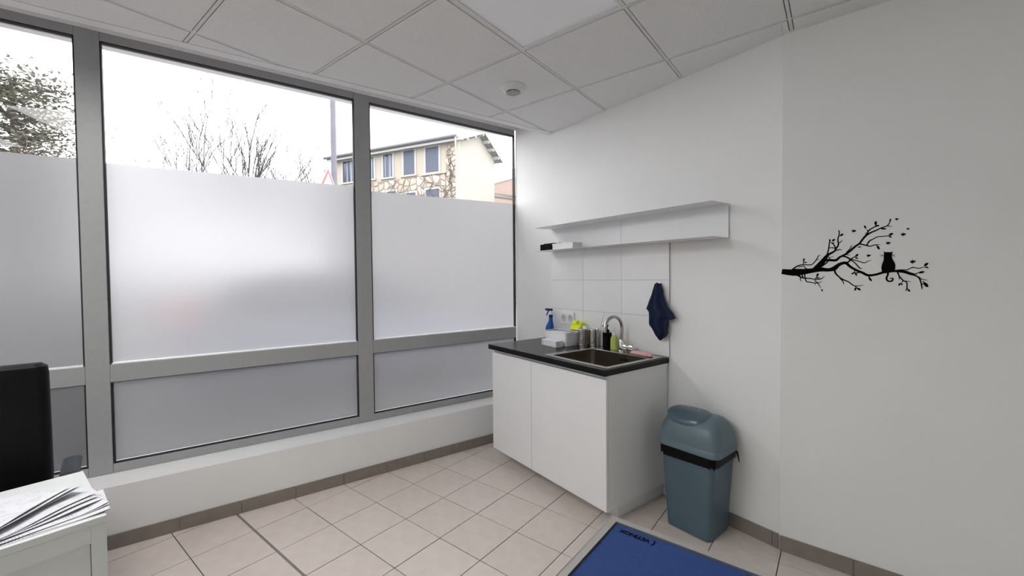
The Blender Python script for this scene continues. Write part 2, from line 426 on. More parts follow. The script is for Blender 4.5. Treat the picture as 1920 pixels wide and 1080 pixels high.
# cabinet
cb = thing('sink_cabinet', 'white two-door base cabinet under the black worktop', 'cabinet', SP(-1.27, 0), SA)
CL, CR = -.605, .592   # local x extents
g = G(); g.box((CR-.018, -.597, .100), (CR, -.006, .909), .0008); lab(g.build('side_panel', m_cab, cb), 'white side panel facing the bin')
G().box((CL, -.597, .100), (CL+.018, -.006, .909), .0008).build('side_panel', m_cab, cb)
G().box((CL+.018, -.595, .100), (CR-.018, -.006, .118)).build('bottom_panel', m_cab, cb)
G().box((CL+.018, -.014, .118), (CR-.018, -.006, .905)).build('back_panel', m_cab, cb)
G().box((CL+.018, -.597, .885), (CR-.018, -.579, .909)).build('front_rail', m_cab, cb)
xm = -.105
G().box((CL+.001, -.617, .100), (xm-.0015, -.599, .884), .0012).build('door', m_cab, cb)
G().box((xm+.0015, -.617, .100), (CR-.001, -.599, .884), .0012).build('door', m_cab, cb)
g = G(); g.box((CL+.03, -.47, .001), (CR-.052, -.455, .099)); g.build('plinth', m_cab, cb)
lab(G().box((CR-.052, -.47, .001), (CR-.037, -.012, .099)).build('plinth', m_cab, cb), 'plinth return along the cabinet side')

# worktop with a hole for the sink
WX0, WX1, WY0, WY1 = -1.895, -.666, -.642, -.0095
HX0, HX1, HY0, HY1 = -1.225, -.710, -.580, -.075
wt = G(); z0, z1 = .9105, .947
for lo, hi in (((WX0, WY0), (HX0, WY1)), ((HX1, WY0), (WX1, WY1)), ((HX0, WY0), (HX1, HY0)), ((HX0, HY1), (HX1, WY1))):
    wt.box((lo[0], lo[1], z0), (hi[0], hi[1], z1))
wk = place(wt.build('worktop', m_counter), tuple(PS), SA); tag(wk, 'black laminate worktop over the white cabinet', 'worktop')

# sink: rim with bowl
sk = thing('sink', 'stainless steel inset sink with one square bowl', 'sink', SP(-.97, .33), SA)
def sring(x0, x1, y0, y1, r, z): return rrect(x1-x0, y1-y0, r, z, (x0+x1)/2+.97, (y0+y1)/2+.33, 6)
O0 = (-1.255, -.684, -.605, -.040); I0 = (-1.215, -.722, -.565, -.150)
rim = G().loft([sring(*O0, .012, .9475), sring(*O0, .012, .9505), sring(O0[0]+.004, O0[1]-.004, O0[2]+.004, O0[3]-.004, .010, .952),
                sring(I0[0]-.006, I0[1]+.006, I0[2]-.006, I0[3]+.006, .036, .951), sring(*I0, .034, .9465)], cap0=False, cap1=False)
rim.build('rim', m_steel, sk, True, .5)
bowl = G().loft([sring(*I0, .034, .9465), sring(I0[0]+.004, I0[1]-.004, I0[2]+.004, I0[3]-.004, .034, .80), sring(I0[0]+.010, I0[1]-.010, I0[2]+.010, I0[3]-.010, .034, .778),
                 sring(I0[0]+.03, I0[1]-.03, I0[2]+.03, I0[3]-.03, .03, .768), sring(I0[0]+.17, I0[1]-.17, I0[2]+.13, I0[3]-.13, .03, .764)], cap0=False)
bowl.build('bowl', mat('bowl_steel', (.33, .295, .265), .22, metal=1, var=.08, scale=6), sk, True, .9)
dr = G().lathe([(.055, .765), (.055, .7675), (.040, .7675), (.036, .762)], (0, -.02, 0), 24, cap=True); dr.build('drain', m_chrome, sk, True)
ov = G()
for k in range(2):
    for q in range(2): ov.box((.02+k*.034, .1745, .900+q*.010), (.048+k*.034, .1765, .906+q*.010), .0008)
ov.build('overflow', m_blackp, sk)

# faucet
fc = thing('faucet', 'brushed gooseneck mixer tap with a side lever', 'faucet', SP(-.992, .085, .952), SA)
g = G().lathe([(.027, 0), (.027, .006), (.0235, .010), (.0235, .075), (.020, .082), (.0155, .086)], n=28); g.build('base', m_chrome, fc, True)
arc = [(0, 0, .08), (0, 0, .14), (0, 0, .165)]
R = .088; ux, uy = -.04, -.999
for k in range(1, 15):
    a = PI*k/14*1.0; q = R - R*math.cos(a); arc.append((ux*q, uy*q, .165 + R*math.sin(a)))
arc.append((ux*2*R, uy*2*R, .140)); arc.append((ux*2*R, uy*2*R, .125))
G().tube(arc, .0115, 16).build('spout', m_steel, fc, True)
G().lathe([(.013, .118), (.0135, .121), (.0135, .146), (.0125, .15)], (ux*2*R, uy*2*R, 0), 18).build('aerator', m_blackp, fc, True)
g = G().lathe([(.019, .015), (.021, .022), (.021, .062), (.019, .066), (.019, .074), (.021, .078), (.021, .098), (.017, .103)], (0, 0, .036), 24, 'x'); g.build('lever_body', m_chrome, fc, True)
G().tube([(.088, 0, .056), (.092, -.02, .062), (.095, -.055, .068)], [.0055, .005, .004], 10).build('lever', m_chrome, fc, True)

# double wall socket
so = thing('wall_socket', 'white double wall socket on the tiles behind the yellow box', 'socket', SP(-1.628, .0064, 1.139), SA)
G().box((-.083, -.010, -.052), (.083, 0, .052), .003).build('plate', m_whitep, so)
for k in (-1, 1):
    c = (k*.040, 0, 0)
    w = G().lathe([(.031, -.0105), (.031, -.0118), (.027, -.0118), (.0255, -.0095)], c, 32, 'y').build('socket_ring', mat('socket_shadow', (.55, .55, .56), .5), so, True)
    g = G()
    for dx in (-.0095, .0095): g.lathe([(.0026, -.0096), (.0026, -.0112)], (c[0]+dx, 0, 0), 10, 'y')
    g.lathe([(.0024, -.0096), (.0024, -.021)], (c[0], 0, .0105), 10, 'y'); g.build('contact', mat('dark_contact', (.08, .08, .08), .5), w)

# shelf: open C channel of sheet metal
sh = thing('wall_shelf', 'long white sheet-metal wall shelf open to the front', 'shelf', SP(-1.05, 0, 1.71), SA)
a, b, D, Hh, t0 = -.78, .773, -.2, .2, .0022
lab(G().box((a, D, Hh-t0), (b, -.007, Hh), .0006).build('top_plate', m_cab, sh), 'top plate of the shelf')
lab(G().box((a, D, 0), (b, -.007, t0), .0006).build('bottom_plate', m_cab, sh), 'bottom plate of the shelf')
G().box((a, -.0095, t0), (-.0115, -.0070, Hh-t0)).build('back_panel', m_cab, sh)
G().box((-.0095, -.0095, t0), (b, -.0070, Hh-t0)).build('back_panel', m_cab, sh)
ZSH = 1.7123

# things on the shelf
for k, (s0, s1, d0, d1, h, lb) in enumerate([(-1.790, -1.748, .115, .172, .056, 'small black box at the left end of the shelf'), (-1.738, -1.640, .110, .176, .060, 'wider black box between the small black box and the white box')]):
    t = thing('storage_box', lb, 'box', SP((s0+s1)/2, (d0+d1)/2, ZSH), SA)
    w, dd = (s1-s0)/2, (d1-d0)/2
    G().box((-w, -dd, 0), (w, dd, h-.004), .0015).build('box_body', m_blackp, t)
    G().box((-w-.001, -dd-.001, h-.004), (w+.001, dd+.001, h), .001).build('lid', m_whitep, t)
t = thing('storage_box', 'flat white box on the shelf right of the black boxes', 'box', SP(-1.512, .125, ZSH), SA)
G().box((-.117, -.052, 0), (.117, .052, .042), .003).build('box_body', mat('offwhite_card', (.78, .78, .77), .5), t)
G().box((-.119, -.054, .034), (.119, .054, .048), .002).build('lid', mat('offwhite_lid', (.82, .82, .81), .45), t)
t = thing('black_clip', 'small black clip lying on the flat white shelf box', 'clip', SP(-1.60, .12, ZSH+.0482), SA)
g = G().box((-.014, -.008, 0), (.014, .008, .007), .001); g.build('jaw', m_blackp, t)
G().tube([(-.012, 0, .007), (-.006, 0, .014), (.006, 0, .014), (.014, 0, .006)], .0015, 8).build('wire_loop', m_blackp, t, True)

# ---- things on the worktop
ZC = .9472
m_blue = mat('blue_bottle_plastic', (.003, .085, .42), .3, var=.05)
m_navyp = mat('navy_plastic', (.004, .012, .16), .35)
m_clearp = mat('cloudy_plastic', (.72, .80, .86), .25)
t = thing('spray_bottle', 'blue spray bottle with a navy trigger head left of the basket', 'spray bottle', SP(-1.785, .075, ZC), SA + .15)
rings = []
for z, w, d, x in ((0, .070, .044, 0), (.004, .076, .050, 0), (.050, .076, .050, 0), (.095, .076, .050, 0), (.125, .064, .046, .004), (.145, .046, .040, .010), (.165, .034, .034, .013), (.190, .031, .031, .014)):
    rings.append(rrect(w, d, min(w, d)*.42, z, x, 0, 4))
G().loft(rings).build('bottle_body', m_blue, t, True)
G().loft([rrect(.078, .052, .021, .060, 0, 0, 4), rrect(.078, .052, .021, .074, 0, 0, 4)]).build('label', mat('pale_blue_label', (.30, .55, .80), .5), t, True)
G().lathe([(.017, .190), (.018, .192), (.018, .212), (.014, .216)], (.014, 0, 0), 20).build('collar', m_navyp, t, True)
G().loft([rrect(.026, .020, .006, .214, .016, 0, 3), rrect(.030, .022, .006, .240, .012, 0, 3)]).build('neck_shroud', m_clearp, t, True)
g = G().box((-.036, -.009, .247), (.030, .009, .268), .003); g.box((-.048, -.006, .252), (-.034, .006, .264), .001); g.build('trigger_head', m_navyp, t)
G().tube([(-.010, 0, .250), (-.020, 0, .232), (-.032, 0, .212), (-.036, 0, .206)], [.006, .0055, .005, .004], 8).build('trigger', m_navyp, t, True)

def hollow_box(w0, d0, w1, d1, h, th, r=.012, seg=4):
    g = G()
    g.loft([rrect(w0, d0, r, 0, 0, 0, seg), rrect(w1, d1, r, h, 0, 0, seg), rrect(w1-2*th, d1-2*th, r*.8, h, 0, 0, seg), rrect(w0-2*th, d0-2*th, r*.8, th, 0, 0, seg)])
    return g
t = thing('plastic_basket', 'white plastic basket with a slotted handle between the spray bottle and steel holders', 'basket', SP(-1.532, .170, ZC), SA - .02)
hollow_box(.242, .130, .268, .150, .104, .0022).build('basket_body', mat('lilac_white_plastic', (.88, .88, .93), .35), t, True)
g = G().loft([rrect(.274, .156, .014, .098, 0, 0, 4), rrect(.274, .156, .014, .105, 0, 0, 4), rrect(.266, .148, .012, .105, 0, 0, 4), rrect(.266, .148, .012, .098, 0, 0, 4)]); g.build('rim', mat('lilac_white_plastic', (.78, .78, .84)), t, True)
hd_ = G()   # slot outline on the right short side
ring = []
for k in range(28):
    a = 2*PI*k/28; yy = .034*math.copysign(abs(math.cos(a))**.5, math.cos(a)); zz = .074 + .014*math.copysign(abs(math.sin(a))**.6, math.sin(a)); ring.append((.1335-(.104-zz)*.135+.001, yy, zz))
ring.append(ring[0]); hd_.tube(ring, .0022, 6); hd_.build('handle_slot', mat('slot_shade', (.62, .62, .68), .5), t, True)
G().box((-.105, -.045, .004), (.085, .050, .099), .004).build('content_packet', mat('packet_white', (.74, .75, .80), .6), t)

t = thing('carton', 'small white printed carton lying in front of the basket', 'carton', SP(-1.512, .292, ZC), SA - .10)
G().box((-.094, -.034, 0), (.094, .034, .047), .0012).build('carton_body', mat('carton_white', (.84, .84, .86), .5), t)
for x, w, c in ((-.075, .004, (.35, .38, .45)), (-.03, .003, (.55, .57, .62)), (.02, .0025, (.55, .57, .62))):
    G().box((x, -.0346, .008), (x+w, -.0338, .040)).build('print_mark', mat('print_%d' % int(c[0]*100), c, .6), t)
g = G()
for k in range(4): g.box((.0938, -.022+k*.010, .010), (.0946, -.018+k*.010, .038))
g.build('barcode', mat('print_grey', (.28, .30, .33), .6), t)

t = thing('sharps_container', 'yellow-lidded sharps box with a black base behind the steel holders', 'sharps box', SP(-1.462, .049, ZC), SA)
m_yel = mat('yellow_plastic', (.72, .80, .0), .4, var=.02)
G().loft([rrect(.105, .066, .012, 0, 0, 0, 4), rrect(.128, .074, .014, .112, 0, 0, 4)]).build('black_base', m_blackp, t, True)
G().loft([rrect(.134, .078, .014, .110, 0, 0, 4), rrect(.134, .078, .014, .120, 0, 0, 4), rrect(.126, .072, .014, .124, 0, 0, 4), rrect(.118, .064, .014, .158, 0, 0, 4)]).build('yellow_lid', m_yel, t, True)
G().loft([rrect(.050, .044, .010, .156, -.026, 0, 4), rrect(.046, .040, .010, .178, -.026, 0, 4), rrect(.036, .030, .008, .184, -.026, 0, 4)]).build('disposal_hatch', m_yel, t, True)
G().lathe([(.024, .156), (.024, .170), (.020, .174)], (.036, 0, 0), 24).build('round_cap', m_yel, t, True)

def holder(s, d, lb, white):
    t = thing('utensil_holder', lb, 'holder', SP(s, d, ZC), SA)
    n, r, h = 40, .0375, .135; v = []; f = []
    rows = [0, .012] + [.018 + k*.0083 for k in range(14)] + [h]
    # perforated wall: quads left out to make holes
    for z in rows:
        for i in range(n): a = 2*PI*i/n; v.append((r*math.cos(a), r*math.sin(a), z))
    for k in range(len(rows)-1):
        for i in range(n):
            hole = 1 < k < 15 and k % 2 == 0 and (i % 5 == (2 if (k//2) % 2 else 2)) and (i // 5) % 2 == 0
            if hole: continue
            j = (i+1) % n; f.append((k*n+i, k*n+j, (k+1)*n+j, (k+1)*n+i))
    f.append(tuple(range(n-1, -1, -1)))
    o = mesh_obj('perforated_wall', v, f, m_steel, t, True)
    md = o.modifiers.new('thickness', 'SOLIDIFY'); md.thickness = .001
    ring = [(r*math.cos(2*PI*i/32), r*math.sin(2*PI*i/32), h) for i in range(33)]
    G().tube(ring, .0018, 8).build('rim', m_chrome, t, True)
    return t
holder(-1.352, .112, 'perforated steel holder nearest the basket', False)
holder(-1.290, .056, 'perforated steel holder nearest the black soap bottle', True)
# packets in the holders
for k, (s, d, rz, lb) in enumerate([(-1.338, .108, .4, 'white packet sticking out of the steel holder nearest the basket'), (-1.290, .054, -.2, 'white packet sticking out of the steel holder nearest the black soap bottle')]):
    o = G().loft([rrect(.030, .018, .003, 0, 0, 0, 2), rrect(.032, .020, .003, .07, 0, 0, 2), rrect(.034, .006, .002, .146 if k else .155, .002, 0, 2)]).build('paper_packet', mat('packet_paper', (.86, .86, .86), .6), None, True)
    tag(place(o, SP(s, d, ZC+.0025), SA+rz), lb, 'packet')
o = G().tube([(0, 0, 0), (.05, 0, .150), (.088, 0, .268)], .0024, 8).build('drinking_straw', m_whitep, None, True)
tag(place(o, SP(-1.280, .045, ZC+.003), SA), 'thin white straw leaning against the tiles above the steel holders', 'straw')

t = thing('soap_dispenser', 'black pump soap bottle behind the sink', 'soap bottle', SP(-1.134, .080, ZC+.005), SA + .3)
G().lathe([(.030, 0), (.034, .003), (.034, .112), (.031, .119), (.018, .122)], n=32).build('bottle_body', m_blackp, t, True)
G().lathe([(.0165, .121), (.0165, .140), (.008, .143), (.0045, .144), (.0045, .168)], n=20).build('collar', m_blackp, t, True)
g = G().lathe([(.009, .166), (.010, .169), (.010, .177), (.006, .180)], n=16); g.tube([(0, 0, .173), (-.020, -.004, .173), (-.036, -.008, .164)], [.005, .0045, .003], 8); g.build('pump_head', m_blackp, t, True)
t = thing('soap_dispenser', 'green translucent hand soap bottle beside the tap', 'soap bottle', SP(-1.064, .084, ZC+.005), SA)
def liquid():
    m = bpy.data.materials.new('green_soap'); m.use_nodes = True; b = m.node_tree.nodes['Principled BSDF']
    b.inputs['Base Color'].default_value = (.62, .72, .20, 1); b.inputs['Roughness'].default_value = .18
    b.inputs['Transmission Weight'].default_value = .35; b.inputs['IOR'].default_value = 1.25
    n = m.node_tree.nodes.new('ShaderNodeTexNoise'); n.inputs['Scale'].default_value = 6
    r = m.node_tree.nodes.new('ShaderNodeValToRGB'); r.color_ramp.elements[0].color = (.56, .68, .12, 1); r.color_ramp.elements[1].color = (.68, .78, .26, 1)
    m.node_tree.links.new(n.outputs[0], r.inputs[0]); m.node_tree.links.new(r.outputs[0], b.inputs['Base Color'])
    return m
G().loft([rrect(.052, .034, .014, 0, 0, 0, 4), rrect(.058, .038, .017, .006, 0, 0, 4), rrect(.058, .038, .017, .068, 0, 0, 4), rrect(.050, .034, .015, .090, 0, 0, 4), rrect(.030, .026, .012, .104, 0, 0, 4), rrect(.022, .022, .010, .110, 0, 0, 4)]).build('bottle_body', liquid(), t, True)
G().lathe([(.013, .109), (.013, .124), (.006, .127), (.004, .128), (.004, .150)], n=20).build('collar', mat('milky_plastic', (.78, .82, .80), .3), t, True)
g = G().lathe([(.009, .148), (.009, .156), (.005, .159)], n=16); g.tube([(0, 0, .153), (-.015, -.012, .152), (-.024, -.02, .146)], [.004, .0035, .003], 8); g.build('pump_head', mat('milky_plastic', (.78, .82, .80)), t, True)

t = thing('soap_dish', 'flat pink soft sponge pad on the sink edge by the worktop corner', 'sponge', SP(-.815, .100, .9525), SA - .06)
m_pink = mat('pink_sponge', (.74, .43, .44), .8, var=.05, scale=40, bump=.2, bscale=200)
G().loft([rrect(.150, .060, .028, 0, 0, 0, 6), rrect(.176, .074, .036, .007, 0, 0, 6), rrect(.178, .076, .037, .013, 0, 0, 6), rrect(.150, .056, .027, .020, 0, 0, 6), rrect(.08, .02, .01, .022, 0, 0, 6)]).build('pad', m_pink, t, True)
G().tube([(.080, -.010, .010), (.093, -.016, .013), (.096, -.026, .011), (.086, -.032, .008)], .0055, 8).build('hanging_loop', m_pink, t, True)

# ---- towel on a hook
t = thing('hook', 'small metal hook on the tiles holding the navy towel', 'hook', SP(-.735, .0064, 1.437), SA)
G().lathe([(.014, 0), (.014, -.004)], n=20, axis='y').build('base', m_chrome, t, True)
G().tube([(0, -.004, 0), (0, -.020, -.002), (0, -.026, .008)], .003, 8).build('prong', m_chrome, t, True)
m_towel = mat('navy_towel', (.0025, .011, .040), .95, var=.25, scale=30, bump=.4, bscale=260)
tw = thing('towel', 'navy blue towel hanging in folds from a hook at the right edge of the tiles', 'towel', SP(-.70, .012, 0), SA)
def cloth(rows, amp, ph, nf, off, name, n=26):
    'rows: (z, left, right) in local x; folds run down the cloth'
    v = []; f = []; R_ = []
    for k in range(len(rows)-1):
        for q in range(4):
            u = q/4; R_.append(tuple(rows[k][c]*(1-u)+rows[k+1][c]*u for c in range(3)))
    R_.append(rows[-1]); zt = rows[0][0]; H_ = zt - rows[-1][0]
    for side in (0, 1):
        for z, l, r in R_:
            k = (zt - z)/H_
            for i in range(n+1):
                w = i/n; x = l + (r-l)*w
                y = -off - amp*(.35+.65*min(1, k*2))*(.5+.5*math.sin(ph + w*nf*2*PI + k*.9)) - .018*math.sin(PI*w)*(1-.3*k)
                v.append((x, y + side*.004, z - .004*math.sin(w*9+ph)))
    m_ = n+1; N = len(R_)
    for side in (0, 1):
        for k in range(N-1):
            for i in range(n):
                a = side*N*m_ + k*m_ + i; f.append((a, a+1, a+m_+1, a+m_))
    for k in range(N-1):
        for i in (0, n): a = k*m_+i; b = a+N*m_; f.append((a, a+m_, b+m_, b))
    for i in range(n):
        for k in (0, N-1): a = k*m_+i; b = a+N*m_; f.append((a, a+1, b+1, b))
    return mesh_obj(name, v, f, m_towel, tw, True, 2.0)
cloth([(1.442, -.052, -.020), (1.437, -.062, -.012), (1.40, -.074, .000), (1.36, -.085, .010), (1.325, -.100, .022), (1.29, -.112, .040), (1.268, -.121, .062), (1.245, -.100, .083), (1.215, -.098, .102), (1.205, -.098, .080), (1.195, -.098, .050), (1.17, -.098, .048), (1.155, -.094, .047), (1.135, -.074, .046), (1.11, -.058, .045), (1.09, -.045, .034), (1.062, -.016, -.004)], .020, .4, 2.2, .012, 'front_fold')
cloth([(1.40, -.070, -.010), (1.30, -.104, .000), (1.25, -.102, .010), (1.20, -.102, .006), (1.15, -.092, .0), (1.12, -.078, -.01), (1.10, -.070, -.035), (1.092, -.062, -.045)], .010, 2.0, 1.5, .002, 'back_fold')

# ---- blue-grey swing bin
m_bin = mat('blue_grey_plastic', (.070, .118, .155), .42, var=.02, bump=.03, bscale=200)
m_bin2 = mat('blue_grey_lid_plastic', (.115, .170, .205), .36, var=.02, bump=.02, bscale=200)
BX, BY, BA = -.6526, 2.599, math.radians(-13)
bn = thing('waste_bin', 'blue-grey plastic swing-lid bin lined with a black bag', 'bin', (BX, BY, .001), BA)
def bring(w, d, z, r=.03): return rrect(w, d, r, z, 0, 0, 6)
G().loft([bring(.250, .226, 0), bring(.264, .238, .004), bring(.300, .258, .30), bring(.322, .272, .490), bring(.328, .278, .492), bring(.328, .278, .500), bring(.318, .268, .500), bring(.296, .252, .30), bring(.258, .230, .010)]).build('bin_body', m_bin, bn, True)
# black bag folded over the rim
def bag_ring(z, grow, ph, amp):
    P = rrect(.330+grow, .280+grow, .032, z, 0, 0, 12)
    return [(x*(1+amp*math.sin(k*1.7+ph)), y*(1+amp*math.sin(k*1.3+ph)), z_+ (.007*math.sin(k*.9+ph)+.006*math.sin(k*2.3)+ (.018*x/.16 if grow > .006 and False else 0)) * (1 if z < .49 else 0)) for k, (x, y, z_) in enumerate(P)]
bg_ = G().loft([bag_ring(.432, .004, 1, .006), bag_ring(.470, .005, 1.3, .006), bag_ring(.494, .005, 1.6, .002), bag_ring(.5045, .004, 1.6, .0), bag_ring(.5045, -.022, 1.6, .0), bag_ring(.47, -.03, 1.6, .0)], cap0=False, cap1=False)
bg_.build('bin_liner', mat('black_bag', (.003, .003, .004), .4, spec=.12), bn, True)
g = G().loft([[(.160, .085, .50), (.170, .080, .50), (.170, .102, .50)], [(.182, .086, .47), (.190, .080, .468), (.188, .104, .47)], [(.196, .094, .420), (.198, .092, .420), (.198, .098, .420)]]); g.build('liner_tail', mat('black_bag', (.006, .006, .008)), bn)
# lid collar and dome
LZ, A_, B_, HD = .502, .178, .142, .168
def dome(x, y):
    return HD*max(0, 1-abs(y/B_)**2.2)**.62 * max(0, 1-abs(x/A_)**9)**.42
G().loft([bring(.352, .284, LZ-.018, .045), bring(.364, .292, LZ-.016, .047), bring(.362, .290, LZ+.012, .046), bring(.354, .282, LZ+.020, .045)]).build('lid_collar', m_bin2, bn, True)
# dome as lofted arches along x
rings = []
NX = 28
for k in range(NX+1):
    u = -math.cos(PI*k/NX); x = u*A_*.995; sx = max(.0, 1-abs(u*.995)**7)**.5
    bw = B_*(.70+.30*max(0, 1-abs(u*.995)**8)**.5); ht = HD*(.06+.94*sx)
    ring = []
    for q in range(25):
        a = PI*q/24; y = -bw*math.copysign(abs(math.cos(a))**.85, math.cos(a)); z = LZ+.016 + ht*abs(math.sin(a))**.80; ring.append((x, y, z))
    rings.append(ring)
g = G(); n = 25
vv = [p for r in rings for p in r]; ff = []
for k in range(NX):
    for i in range(n-1): ff.append((k*n+i, k*n+i+1, (k+1)*n+i+1, (k+1)*n+i))
ff.append(tuple(range(n))); ff.append(tuple(range(NX*n, NX*n+n))[::-1])
mesh_obj('lid_dome', vv, ff, m_bin2, bn, True, 1.2)
# swing flap: oval plate bulging out of the front of the dome
def arch(a):   # angle from front base over the top
    return (-B_*math.copysign(abs(math.cos(a))**.85, math.cos(a)), LZ+.016 + HD*abs(math.sin(a))**.80)
fx0, fa0, fa1 = -.030, .60, 2.0
vv = []; ff = []; NR, NT = 7, 36
for r in range(NR+1):
    q = r/NR
    for i in range(NT):
        a = 2*PI*i/NT; x = fx0 + .122*q*math.copysign(abs(math.cos(a))**.85, math.cos(a)); an = (fa0+fa1)/2 + (fa1-fa0)/2*q*math.copysign(abs(math.sin(a))**.9, math.sin(a))
        y, z = arch(an); lift = .012*(1-q**2.5)**.7*(1 if True else 0) + (.004 if r < NR else .0)
        cy, cz = math.cos(an), math.sin(an); vv.append((x, y - cy*lift, z + cz*lift))
for r in range(NR):
    for i in range(NT): j = (i+1) % NT; ff.append((r*NT+i, r*NT+j, (r+1)*NT+j, (r+1)*NT+i))
mesh_obj('swing_flap', vv, ff, mat('blue_grey_flap_plastic', (.075, .120, .155), .20, var=.02), bn, True, 1.0)

